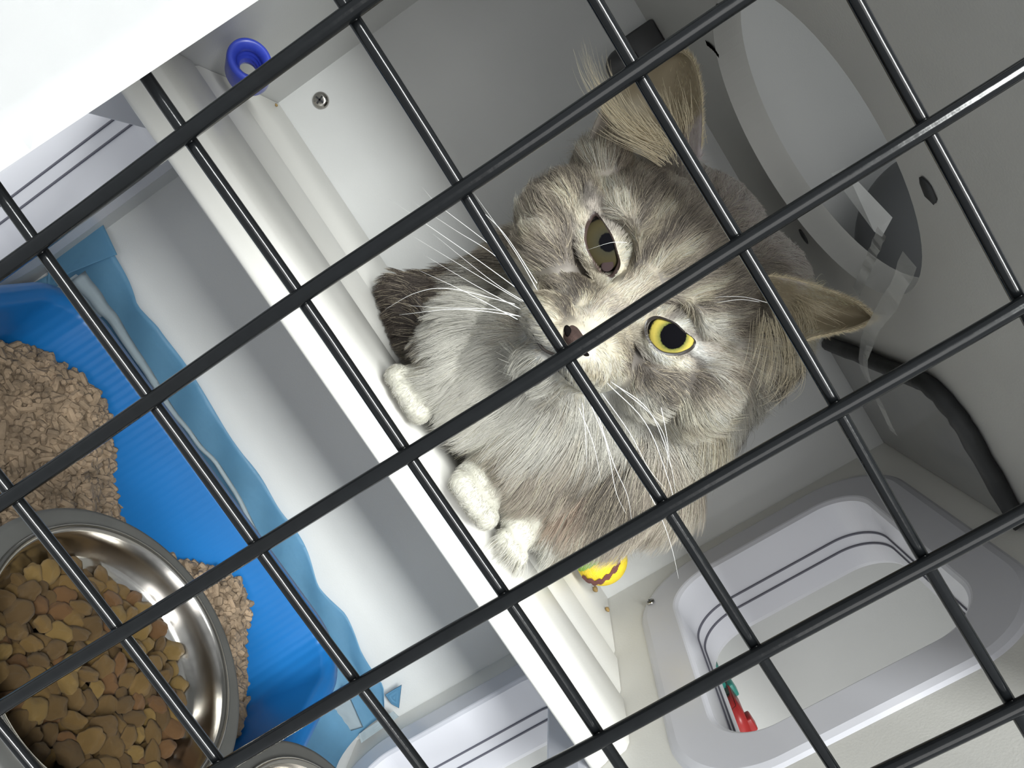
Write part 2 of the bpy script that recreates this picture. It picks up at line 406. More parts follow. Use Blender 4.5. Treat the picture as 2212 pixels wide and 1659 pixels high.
for k in range(4600):
    x = random.uniform(x0 - .004, x1 + .004); y = random.uniform(y0 - .004, y1 + .006)
    if y < 0.36 and random.random() < .5: continue
    L = random.uniform(.0030, .0064); r = random.uniform(.0020, .0031)
    zc = TZ0 + pile_h(x, y) + random.uniform(-.002, .003)
    ax = Vector((random.gauss(0, 1), random.gauss(0, 1), random.gauss(0, .55))).normalized()
    u_ = ax.orthogonal().normalized(); v_ = ax.cross(u_); b0 = len(V); cpt = wpt(x, y, zc)
    for s, rr in ((-1, .7), (-.7, 1), (.7, 1), (1, .7)):
        for q in range(6):
            t = q * math.pi / 3; V.append(cpt + ax * L * s + (u_ * math.cos(t) + v_ * math.sin(t)) * r * rr * random.uniform(.85, 1.1))
    for s in range(3):
        for q in range(6):
            Fc.append((b0 + s * 6 + q, b0 + s * 6 + (q + 1) % 6, b0 + s * 6 + 6 + (q + 1) % 6, b0 + s * 6 + 6 + q))
    Fc.append(tuple(b0 + q for q in range(5, -1, -1))); Fc.append(tuple(b0 + 18 + q for q in range(6)))
o = link('litter_pellets', mesh_of(V, Fc), M_LIT, smooth=False)
prop(o, 'tan wood pellet litter heaped in the blue tray', 'litter', kind='stuff')

# pad: lies on the floor under the tray and climbs the back wall with a wavy edge
def pad_top(x):
    return float(np.interp(x, [-.215, -.188, -.144, -.121, -.05, .012, .087, .146, .182, .218, .26, .285], [-.313, -.318, -.330, -.324, -.327, -.331, -.331, -.344, -.342, -.349, -.352, -.37])) + 0.0015 * math.sin(x * 71)
def pad_pt(x, s):        # s 0..1 from front to top edge
    zf = ZF + 0.0022
    ytop = YB - 0.004
    if s < .6:
        return wpt(x, 0.30 + (ytop - 0.045 - 0.30) * s / .6, zf + 0.0012 * math.sin(x * 70 + s * 9))
    t = (s - .6) / .4; zt = pad_top(x)
    if t < .5:
        a = t / .5 * math.pi / 2
        return wpt(x, ytop - 0.045 + 0.042 * math.sin(a), zf + 0.042 * (1 - math.cos(a)))
    q = (t - .5) / .5
    return wpt(x, ytop - 0.003 + 0.0015 * math.sin(x * 90 + q * 4), zf + 0.042 + (zt - ZF - 0.044) * q)
bm = bmesh.new(); nx, ns = 90, 44
g = [[bm.verts.new(pad_pt(-0.206 + 0.490 * i / nx, s / ns)) for i in range(nx + 1)] for s in range(ns + 1)]
F = [bm.faces.new((g[s][i], g[s][i + 1], g[s + 1][i + 1], g[s + 1][i])) for s in range(ns) for i in range(nx)]
bmesh.ops.solidify(bm, geom=F, thickness=0.0006)
c = empty('puppy_pad', wpt(0.03, 0.5, ZF), 'light blue absorbent pad spread under the litter tray and up the back wall', 'pad')
link('pad_sheet', from_bm(bm), M_PAD, c)
def patch(name, px, lift, m, wav=.0003):
    P = [at(u, v, 1, YB - lift) for u, v in px]; cen = sum(P, Vector()) / len(P)
    bm = bmesh.new(); n = len(P); N = 10; rings = []
    for k in range(1, N + 1):
        rings.append([bm.verts.new(cen + (p - cen) * k / N + Vector((0, -wav * (1 + math.sin(k * 1.3 + i * 2)), 0))) for i, p in enumerate(P)])
    cv = bm.verts.new(cen + Vector((0, -wav, 0))); F = []
    for i in range(n): F.append(bm.faces.new((cv, rings[0][i], rings[0][(i + 1) % n])))
    for a, b in zip(rings, rings[1:]):
        for i in range(n): F.append(bm.faces.new((a[i], b[i], b[(i + 1) % n], a[(i + 1) % n])))
    bmesh.ops.solidify(bm, geom=F, thickness=0.0005)
    return link(name, from_bm(bm), m, c)
prop(patch('folded_corner', [(110, 545), (160, 500), (222, 483), (254, 550), (205, 568), (150, 590), (100, 625)], 0.012, M_PAD), 'light blue folded corner')
prop(patch('fleece_edge', [(85, 645), (165, 592), (185, 605), (230, 680), (205, 690), (150, 640)], 0.022, M_PADW), 'white fleece edge')
prop(patch('fleece_edge', [(745, 1480), (785, 1570), (690, 1600), (700, 1560), (722, 1510)], 0.020, M_PADW), 'white fleece corner')
prop(patch('fleece_edge', [(775, 1585), (850, 1535), (862, 1548), (780, 1605)], 0.020, M_PADW), 'pale fleece fold')
prop(patch('torn_corner', [(832, 1500), (868, 1478), (862, 1530), (845, 1520)], 0.010, M_PAD), 'blue torn corner')

rim_px = [(168, 596), (215, 655), (262, 716), (362, 872), (430, 960), (488, 1030), (560, 1160), (640, 1278), (705, 1375)]
K = bez([tuple(at(u, v, 1, 0.600)) for u, v in rim_px], 60); rw = [0.0052 * (1 - .72 * min(1, i / 26)) for i in range(60)]
bm = bmesh.new(); rows = [[bm.verts.new(Vector(p) + Vector((0, (k - 1.5) * .0006 * math.sin(i * .9 + k), (k - 1.5) * rw[i]))) for k in range(4)] for i, p in enumerate(K)]
F = [bm.faces.new((a_[k], b_[k], b_[k + 1], a_[k + 1])) for a_, b_ in zip(rows, rows[1:]) for k in range(3)]
bmesh.ops.solidify(bm, geom=F, thickness=0.0006)
prop(link('fleece_edge', from_bm(bm), M_PADW, c), 'white fleece edge along the back rim of the tray')

# ------------------------------------------------------------------ steel cups hung on the door
def lathe(cen, prof, n=96, bm=None):
    rings = [[cen + Vector((r * math.cos(2 * math.pi * k / n), r * math.sin(2 * math.pi * k / n), z)) for k in range(n)] for r, z in prof]
    return loft(rings, True, bm=bm)
def steel_bowl(x, yd, z, R, label):
    c = empty('steel_bowl', wpt(x, yd, z - 0.045), label, 'food bowl'); cen = wpt(x, yd, z)
    k = R / 0.055
    prof = [(0.0003, -0.044), (0.030, -0.044), (0.037, -0.041), (0.0445, -0.012), (0.0465, -0.003), (0.0490, -0.0005), (0.0500, 0.0012), (0.0495, 0.0028),
            (0.0482, 0.0030), (0.0470, 0.0012), (0.0462, -0.003), (0.0440, -0.0095), (0.0425, -0.0115), (0.0405, -0.0125), (0.0385, -0.016),
            (0.0365, -0.026), (0.034, -0.037), (0.028, -0.0415), (0.0003, -0.042)]
    link('bowl', from_bm(lathe(cen, [(r * k, h * k) for r, h in prof])), M_STEEL, c)
    ring = [(0.0475, -0.0030), (0.0560, -0.0026), (0.0572, -0.0012), (0.0568, 0.0006), (0.0550, 0.0012), (0.0498, 0.0010), (0.0480, 0.0004), (0.0475, -0.0030)]
    link('holder_ring', from_bm(lathe(cen, [(r * k, h * k) for r, h in ring])), M_STEELD, c)
    for s in (-1, 1):
        bm = bmesh.new()
        pts = [cen + Vector((s * 0.022, -math.sqrt((0.0545 * k) ** 2 - 0.022 ** 2) + 0.002, -0.0045)),
               Vector((cen.x + s * 0.022, Y(0.1575) + 0.002, cen.z - 0.003)), Vector((cen.x + s * 0.022, Y(0.1575) + 0.0005, cen.z + 0.012)),
               Vector((cen.x + s * 0.022, Y(0.1500) - 0.002, cen.z + 0.014)), Vector((cen.x + s * 0.022, Y(0.1490) - 0.002, cen.z + 0.004))]
        tube(bez(pts, 18), 0.0012, 8, bm=bm)
        link('hook', from_bm(bm), M_STEELD, c)
    return cen
b1 = steel_bowl(0.038, 0.2295, -0.200, 0.0555, 'round stainless steel cup full of brown kibble, hung low on the wire door')
b2 = steel_bowl(0.1505, 0.2315, -0.200, 0.0545, 'second stainless steel cup just entering at the bottom edge, right of the kibble cup')

# kibble
kcols = [(0.165, 0.093, 0.020), (0.130, 0.072, 0.016), (0.195, 0.118, 0.027), (0.100, 0.054, 0.012), (0.140, 0.064, 0.016)]
KM = [mat('kibble_' + n, c_, 0.62, var=0.3, vscale=350, bump=0.9, bscale=900) for n, c_ in zip(('tan', 'brown', 'light', 'dark', 'reddish'), kcols)]
def kibble_mesh(seed, m):
    bm = bmesh.new(); bmesh.ops.create_icosphere(bm, subdivisions=3, radius=1)
    s = (random.uniform(.9, 1.15), random.uniform(.75, 1.0), random.uniform(.5, .7))
    for q in bm.verts:
        n = mnoise.noise(q.co * 1.6 + Vector((seed * 3.1, 0, 0))) * .28 + mnoise.noise(q.co * 5 + Vector((0, seed, 0))) * .10
        q.co *= 1 + n; q.co = Vector((q.co.x * s[0], q.co.y * s[1], q.co.z * s[2]))
    me = from_bm(bm); me.materials.append(m); me.polygons.foreach_set('use_smooth', [True] * len(me.polygons)); return me
KMESH = [kibble_mesh(i, KM[i % 5]) for i in range(15)]
placed = []
def put_kibble(cen, n, R, z0, dome, rmin, group, label, seed):
    rnd = random.Random(seed); pts = []; tries = 0
    while len(pts) < n and tries < 60000:
        tries += 1
        a = rnd.uniform(0, 2 * math.pi); r = R * math.sqrt(rnd.random()); x, y = r * math.cos(a), r * math.sin(a)
        lay = len(pts) / n
        zz = z0 - 0.0075 * (1 - min(1, lay * 1.4)) + dome * (1 - (r / R) ** 2) + rnd.uniform(-.0008, .0012)
        if all((x - p[0]) ** 2 + (y - p[1]) ** 2 + (zz - p[2]) ** 2 * 1.5 > rmin ** 2 for p in pts): pts.append((x, y, zz))
    for x, y, zz in pts:
        o = bpy.data.objects.new('kibble', KMESH[rnd.randrange(15)]); COL.objects.link(o)
        o.location = cen + Vector((x, y, zz)); sc = rnd.uniform(.0036, .0052); o.scale = (sc, sc, sc)
        o.rotation_euler = (rnd.gauss(0, .5), rnd.gauss(0, .5), rnd.uniform(0, 6.3))
        prop(o, label, 'kibble', group)
    return len(pts)
nk = put_kibble(b1, 290, 0.0400, -0.0120, 0.0035, 0.0057, 'kibble pieces heaped in the steel cup', 'small brown dry cat food piece in the kibble-filled steel cup', 3)
print('kibble', nk)

# ------------------------------------------------------------------ things on the shelf
# blue open plastic ring in the left corner
ctr = at(537, 146, 0, XL + 0.019); c = empty('blue_ring', ctr, 'royal blue open plastic tube toy in the left corner of the shelf', 'toy')
axis = Vector((0.05, -0.86, 0.50)).normalized(); q = axis.to_track_quat('Z', 'Y').to_matrix()
prof = [(0.0125, -0.016), (0.0185, -0.0155), (0.0195, -0.012), (0.0195, 0.012), (0.0185, 0.0155), (0.0160, 0.0165), (0.0140, 0.0150),
        (0.0105, 0.009), (0.0112, 0.0075), (0.0095, 0.006), (0.0100, 0.003), (0.0082, 0.0015), (0.0088, -0.002), (0.0072, -0.004), (0.0080, -0.010), (0.0125, -0.016)]
rings = [[ctr + q @ Vector((r * math.cos(2 * math.pi * k / 48), r * math.sin(2 * math.pi * k / 48) * .92, h)) * .74 for k in range(48)] for r, h in prof]
link('tube', from_bm(loft(rings)), M_BLUEC, c)
# toy ball
M_YEL = mat('yellow_plush', (0.78, 0.58, 0.03), 0.85, var=.12, vscale=150, bump=.6, bscale=900)
M_GRN = mat('green_plush', (0.22, 0.42, 0.06), 0.85, var=.15, vscale=150, bump=.6, bscale=900)
M_BRN = mat('brown_stripe', (0.13, 0.045, 0.04), 0.9, var=.2, vscale=200)
TC = at(1299, 1208, 1, 0.570); TR = 0.0205
c = empty('plush_ball', TC - Vector((0, 0, TR)), 'yellow and green plush ball with brown zigzag stripe on the shelf beside the cat', 'toy')
R3 = RM.T
bm = bmesh.new(); bmesh.ops.create_uvsphere(bm, u_segments=64, v_segments=40, radius=TR)
for v in bm.verts: v.co += TC
ball = link('ball', from_bm(bm), M_YEL, c)
def on_ball(a, b, lift):
    d = Vector(R3 @ np.array([a, b, -math.sqrt(max(0, 1 - a * a - b * b))])); return TC + d * (TR + lift)
def ball_patch(name, f, m, N=26, lift=.0006):
    bm = bmesh.new(); g = {}
    for i in range(N + 1):
        for j in range(N + 1):
            a = -1 + 2 * i / N; b = -1 + 2 * j / N
            if a * a + b * b < .985: g[i, j] = bm.verts.new(on_ball(a, b, lift))
    F = []
    for i in range(N):
        for j in range(N):
            ks = [(i, j), (i + 1, j), (i + 1, j + 1), (i, j + 1)]
            if all(k in g for k in ks) and f(-1 + 2 * (i + .5) / N, -1 + 2 * (j + .5) / N): F.append(bm.faces.new([g[k] for k in ks]))
    bmesh.ops.delete(bm, geom=[v for v in bm.verts if not v.link_faces], context='VERTS')
    link(name, from_bm(bm), m, c)
ball_patch('green_patch', lambda a, b: b < -0.15 - .75 * (a + .15) and b < .35, M_GRN, 40)
def stripe(a, b):
    t = (a + .75) / 1.35
    if not 0 < t < 1: return False
    mid = .62 + .12 * math.sin(t * 3) - 1.0 * max(0, t - .35) ** 1.2 * 1.25
    return abs(b - mid + .05 * math.sin(t * 34)) < .13
ball_patch('zigzag_stripe', stripe, M_BRN, 64, .0009)
M_CRUMB = mat('brown_crumb', (0.26, 0.17, 0.06), .8, var=.3, vscale=400)
for u, v, r in ((1286, 1273, .0030), (1312, 1316, .0025)):
    p = at(u, v, 2, ZS + 0.002)
    fleck(u, v, 2, ZS + 0.002, r, 'brown food crumb on the shelf %s' % ('right under the plush ball' if u < 1300 else 'farther from the plush ball, near the corner'), 'food_crumb', M_CRUMB, (1, .8, .7), 'crumb')
fleck(597, 227, 2, ZS + 0.001, .0014, 'tiny tan crumb in the shelf corner below the blue ring', 'food_crumb', M_CRUMB, (1, 1, .7), 'crumb')

# toys in the neighbouring cage seen through the opening
M_TEAL = mat('teal_plastic', (0.03, 0.24, 0.20), 0.35); M_RED = mat('red_plastic', (0.33, 0.02, 0.02), 0.35); M_DGR = mat('dark_green_plastic', (0.02, 0.035, 0.028), 0.4)
def toy_block(px, yd, dep, m, label, knob=None):
    P = [at(u, v, 1, yd) for u, v in px]
    c = empty('toy_block', sum(P, Vector()) / len(P), label, 'toy')
    bm = bmesh.new(); a = [bm.verts.new(p) for p in P]; b = [bm.verts.new(p + Vector((0, dep, 0))) for p in P]; n = len(P)
    bm.faces.new(a); bm.faces.new(b[::-1])
    for i in range(n): bm.faces.new((a[i], b[i], b[(i + 1) % n], a[(i + 1) % n]))
    bmesh.ops.bevel(bm, geom=list(bm.edges), offset=.001, segments=2, affect='EDGES')
    link('block', from_bm(bm), m, c)
    if knob:
        p = at(*knob, 1, yd + dep * .5); link('knob', from_bm(box_bm(p.x - .0065, p.x + .0065, p.y - .006, p.y + .006, p.z - .008, p.z + .0045, .0015)), m, c)
toy_block([(1535, 1440), (1557, 1452), (1570, 1484), (1556, 1500), (1535, 1478)], 0.60, .02, M_TEAL, 'teal plastic toy block seen through the right wall opening', (1577, 1486))
toy_block([(1560, 1506), (1578, 1497), (1592, 1520), (1580, 1535), (1565, 1525)], 0.592, .03, M_DGR, 'dark green toy block between the teal and the red ones')
toy_block([(1575, 1540), (1590, 1522), (1612, 1552), (1629, 1592), (1612, 1600), (1590, 1585)], 0.575, .03, M_RED, 'red plastic toy block lowest in the right wall opening', (1617, 1560))
#CAT
# ------------------------------------------------------------------ THE CAT
# head frame: a = towards the cat's left ear side, b = towards the crown, t = away from the camera (built at its real size, 0.37 m off)
HR0, HD0, HF0 = RM[0], RM[1], RM[2]
AX = .604 * HR0 + .797 * HD0; BX = .797 * HR0 - .604 * HD0; TX_ = HF0
HS = 0.37 / FPX
def hp(a, b, t):                      # head coordinates (a, b in design units, t in metres) -> world
    u = 1372 + .604 * a + .797 * b; v = 626 + .797 * a - .604 * b
    d = np.array([(u - 1106) / FPX, (v - 829.5) / FPX, 1.0]) * (0.37 + t)
    return CAMP + RM.T @ d
def pd(u, v, dep):                    # point at a given depth
    return CAMP + RM.T @ (np.array([(u - 1106) / FPX, (v - 829.5) / FPX, 1.0]) * dep)
def uvd(P):                           # world -> design plane and depth
    q = (np.asarray(P) - CAMP) @ RM.T
    return q[:, 0] / q[:, 2] * FPX + 1106, q[:, 1] / q[:, 2] * FPX + 829.5, q[:, 2]

body_bm = bmesh.new()
def ell(cen, ra, rb, rt, A=AX, B=BX, T=TX_, sub=4):
    r = bmesh.ops.create_icosphere(body_bm, subdivisions=sub, radius=1)
    for v in r['verts']:
        c0 = v.co; p = np.array(cen) + np.array(A) * c0.x * ra + np.array(B) * c0.y * rb + np.array(T) * c0.z * rt
        v.co = Vector(p)
def hell(a, b, t, ra, rb, rt): ell(hp(a, b, t), ra * HS, rb * HS, rt)
def cap(p, q, r0, r1, n=9):
    p = np.array(p); q = np.array(q)
    for i in range(n):
        s = i / (n - 1); r = r0 + (r1 - r0) * s; ell(p + (q - p) * s, r, r, r, sub=3)
# head
hell(0, 50, .066, 285, 205, .062)
hell(0, 110, .050, 185, 110, .044)
for s in (-1, 1):
    hell(s * (200 if s < 0 else 222), -28, .062, 108, 130, .044)
    hell(s * 228, 75, .068, 78, 92, .036)
    hell(s * 160, -90, .050, 100, 95, .038)
    hell(s * 118, 64, .022, 78, 34, .020)
    hell(s * 50, -182, -.004, 68, 54, .022)
hell(0, -150, .036, 150, 110, .042)
hell(4, -245, .014, 62, 42, .022)
cap(hp(0, 40, .022), hp(4, -138, -.008), 58 * HS, 36 * HS, 12)
hell(6, -158, -.010, 34, 26, .013)
# neck, chest, trunk, hips
cap(pd(1260, 700, .440), pd(1060, 840, .465), .042, .034)
cap(pd(1420, 640, .45), pd(1180, 900, .475), .052, .046)
ell(pd(1030, 770, .462), .032, .040, .030)
cap(pd(1450, 470, .50), pd(1600, 640, .52), .036, .046)
cap(pd(1470, 560, .52), pd(1200, 900, .535), .060, .050)
cap(pd(1560, 700, .53), pd(1330, 980, .54), .055, .050)
cap(pd(1420, 850, .49), pd(1290, 1010, .50), .050, .044)
cap(pd(1380, 1000, .53), pd(1245, 1080, .540), .042, .030)
ell(pd(1215, 1095, .52), .025, .028, .030)
# left flank and tail curled round on the shelf
cap(pd(1150, 610, .55), pd(985, 680, .545), .034, .026)
cap(pd(1000, 640, .555), pd(865, 640, .545), .020, .014)
cap(pd(868, 632, .545), pd(900, 735, .515), .014, .013)
# forelegs and paws on the front edge
def fp(u, v, yd, r):                  # foot centre: rests on the shelf
    p = at(u, v, 1, yd); p.z = max(p.z, Z(ZS) + r * .9); return np.array(p)
XA, ZA = np.array((1., 0, 0)), np.array((0, 0, 1.)); YA = np.array((0, 1., 0))
pawc = []
def paw(u, v, dep, ang, r=.0125, toes=4, L=.017):
    c = pd(u, v, dep); c[2] = max(c[2], Z(ZS) + r * .72 + .002)
    ell(c, r * 1.15, r * .85, r * 1.1, XA, ZA, YA)
    d = np.array((math.sin(ang), -math.cos(ang), 0.)); s = np.array((math.cos(ang), math.sin(ang), 0.))
    for k in range(toes):
        o = (k - (toes - 1) / 2) / toes
        tp = c + d * (L * (1.0 - .9 * o * o)) + s * o * r * 2.3; tp[2] = Z(ZS) + r * .56 + .0024
        ell(tp, r * .44, r * .52, r * .62, s, ZA, d, 3)
    pawc.append(c); return c
p1 = paw(893, 850, .462, -.15, .0150); cap(p1, pd(1010, 790, .475), .0155, .020)
p2 = paw(1030, 1055, .458, .10, .0155); cap(p2 + np.array((0, .01, .004)), pd(1110, 960, .480), .0165, .022)
p3 = paw(1120, 1140, .478, .25, .0120, 3); cap(p3 + np.array((0, .012, .004)), pd(1210, 1090, .51), .014, .026)
bmesh.ops.translate(body_bm, verts=[], vec=(0, 0, 0))
tmp = bpy.data.meshes.new('cat_rough'); body_bm.to_mesh(tmp); body_bm.free()
to = bpy.data.objects.new('cat_rough', tmp); COL.objects.link(to)
m = to.modifiers.new('r', 'REMESH'); m.mode = 'VOXEL'; m.voxel_size = 0.0021
m = to.modifiers.new('s', 'SMOOTH'); m.factor = .5; m.iterations = 9
dg = bpy.context.evaluated_depsgraph_get(); ev = to.evaluated_get(dg)
me = bpy.data.meshes.new_from_object(ev)
bpy.data.objects.remove(to); bpy.data.meshes.remove(tmp)

# eye openings (outline in design units), eyeballs
def uv2ab(u, v):
    dx, dy = u - 1372, v - 626
    det = -(.604 ** 2) - .797 ** 2
    return (.604 * dx + .797 * dy) / (-det), (.797 * dx - .604 * dy) / (-det)
EYE_L = [(1399, 718), (1405, 735), (1420, 752), (1438, 761), (1465, 762), (1486, 753), (1495, 741), (1492, 731), (1476, 718), (1459, 702), (1443, 694), (1422, 688), (1407, 693), (1400, 704)]
EYE_R = [(1288, 467), (1307, 491), (1321, 514), (1330, 543), (1335, 565), (1328, 583), (1316, 595), (1299, 583), (1287, 568), (1274, 545), (1267, 521), (1269, 496), (1278, 476)]
def eye_setup(out, cuv, R, prot):
    ab = [uv2ab(*p) for p in out]; c = uv2ab(*cuv)
    return dict(ab=ab, c=c, R=R, t=prot + R)
EYES = [eye_setup(EYE_L, (1446, 724), 62 * HS, .0075), eye_setup(EYE_R, (1303, 530), 62 * HS, .0095)]
n = len(me.vertices); co = np.empty(n * 3); me.vertices.foreach_get('co', co); co = co.reshape(-1, 3)
u_, v_, d_ = uvd(co)
a_ = (.604 * (u_ - 1372) + .797 * (v_ - 626)); b_ = (.797 * (u_ - 1372) - .604 * (v_ - 626)); t_ = d_ - .37
for e in EYES:                        # press the sockets in behind the eyeballs
    rr = np.hypot(a_ - e['c'][0], b_ - e['c'][1]); k = np.clip((84 - rr) / 30, 0, 1); k = k * k * (3 - 2 * k)
    tgt = e['t'] + .002; sel = (t_ < .06) & (k > 0)
    dt = np.where(sel, np.maximum(0, tgt - t_) * k, 0)
    co += (TX_ * dt[:, None])
m_ = co[:, 1] > Y(.431); co[m_, 2] = np.maximum(co[m_, 2], Z(ZS) + .0016)
me.vertices.foreach_set('co', co.ravel())

# ears: cupped shells
EAR_L = dict(inn=[(1640, 592), (1700, 598), (1770, 618), (1848, 648), (1892, 684)], out=[(1700, 790), (1742, 738), (1790, 724), (1845, 712), (1892, 690)], bulge=.026)
EAR_R = dict(inn=[(1516, 345), (1520, 265), (1516, 190), (1500, 130), (1476, 107)], out=[(1270, 300), (1300, 232), (1342, 176), (1400, 128), (1462, 106)], bulge=.026)
ear_bm = bmesh.new()
def ear(E, t0, t1):
    NI, NW = 22, 18
    I = bez([(*p, 0) for p in E['inn']], NI); O = bez([(*p, 0) for p in E['out']], NI); grid = []
    for i in range(NI):
        s = i / (NI - 1); row = []
        for j in range(NW + 1):
            w_ = j / NW; q = I[i] * (1 - w_) + O[i] * w_
            bulge = E['bulge'] * (1 - (2 * w_ - 1) ** 2) * (1 - s) ** .6
            row.append(ear_bm.verts.new(Vector(pd(q[0], q[1], .37 + t0 + (t1 - t0) * s + bulge))))
        grid.append(row)
    F = [ear_bm.faces.new((grid[i][j], grid[i][j + 1], grid[i + 1][j + 1], grid[i + 1][j])) for i in range(NI - 1) for j in range(NW)]
    return F
F = ear(EAR_L, .040, .036); F += ear(EAR_R, .040, .036)
bmesh.ops.recalc_face_normals(ear_bm, faces=ear_bm.faces)
bmesh.ops.solidify(ear_bm, geom=list(ear_bm.faces), thickness=0.0016)
bmesh.ops.subdivide_edges(ear_bm, edges=list(ear_bm.edges), cuts=1, use_grid_fill=True)
allbm = bmesh.new(); allbm.from_mesh(me); nbody = len(allbm.verts)
em = bpy.data.meshes.new('e'); bmesh.ops.recalc_face_normals(ear_bm, faces=ear_bm.faces); ear_bm.to_mesh(em); ear_bm.free(); allbm.from_mesh(em); bpy.data.meshes.remove(em)
bmesh.ops.triangulate(allbm, faces=allbm.faces)
me = bpy.data.meshes.new('cat_body'); allbm.to_mesh(me); allbm.free(); me.update()

# ---- coat colours
def s2l(c): c = np.array(c) / 255.; return np.where(c < .04045, c / 12.92, ((c + .055) / 1.055) ** 2.4)
K_ = {'G': s2l((142, 136, 129)), 'g': s2l((92, 87, 82)), 'T': s2l((174, 166, 156)), 'C': s2l((206, 197, 176)), 'W': s2l((214, 212, 198)),
      'w': s2l((186, 187, 183)), 'D': s2l((62, 56, 53)), 'd': s2l((68, 62, 58)), 'O': s2l((158, 146, 122)), 'o': s2l((190, 178, 152)), 'P': s2l((168, 148, 136)), 'l': s2l((186, 177, 177)), 'B': s2l((70, 64, 60))}
BLOBS = [(1450, 540, 80, 'G'), (1330, 370, 60, 'T'), (1200, 360, 50, 'T'), (1240, 420, 40, 'g'), (1140, 430, 40, 'g'), (1200, 300, 50, 'T'), (1180, 500, 45, 'T'), (1120, 480, 35, 'T'), (1180, 560, 35, 'G'), (1120, 540, 30, 'g'),
         (1560, 640, 60, 'G'), (1620, 760, 40, 'T'), (1560, 780, 50, 'T'), (1450, 850, 60, 'g'), (1390, 800, 40, 'G'), (1530, 860, 40, 'T'), (1420, 905, 40, 'w'), (1530, 920, 35, 'C'), (1590, 860, 40, 'w'), (1350, 870, 40, 'w'),
         (1160, 640, 36, 'C'), (1190, 700, 30, 'C'), (1270, 690, 28, 'C'), (1300, 800, 40, 'C'), (1330, 760, 30, 'C'), (1250, 620, 25, 'g'), (1210, 600, 25, 'G'), (1150, 750, 28, 'w'), (1200, 770, 20, 'w'), (1130, 700, 26, 'T'),
         (1060, 690, 60, 'w'), (1000, 780, 60, 'w'), (1060, 860, 60, 'W'), (1120, 830, 45, 'w'), (960, 700, 30, 'w'), (1180, 900, 45, 'w'), (1300, 900, 40, 'w'),
         (1110, 960, 45, 'G'), (1220, 990, 60, 'G'), (1330, 1010, 60, 'g'), (1450, 990, 60, 'G'), (1240, 1060, 35, 'P'), (1400, 1080, 50, 'G'), (1560, 960, 50, 'G'), (1500, 1080, 60, 'T'),
         (1180, 1130, 45, 'W'), (1260, 1150, 45, 'T'), (1340, 1130, 45, 'G'), (885, 850, 60, 'W'), (1020, 1050, 70, 'W'), (1110, 1140, 30, 'W'), (930, 900, 30, 'W'),
         (850, 640, 50, 'D'), (890, 720, 40, 'D'), (940, 640, 45, 'd'), (990, 590, 40, 'd'), (930, 580, 40, 'd'), (910, 770, 25, 'd'), (1620, 920, 45, 'D'), (1590, 955, 45, 'D'), (1560, 995, 40, 'd'), (1680, 900, 50, 'D'), (1650, 960, 40, 'D'), (1700, 780, 40, 'D'),
         (1540, 330, 50, 'l'), (1620, 420, 60, 'l'), (1700, 530, 50, 'l'), (1560, 450, 50, 'G'), (1650, 560, 40, 'G'),
         (1460, 200, 45, 'O'), (1490, 130, 35, 'O'), (1400, 260, 45, 'o'), (1350, 250, 30, 'C'), (1380, 320, 25, 'o'), (1740, 660, 45, 'o'), (1830, 680, 45, 'O'), (1690, 740, 35, 'C'), (1690, 630, 25, 'O')]
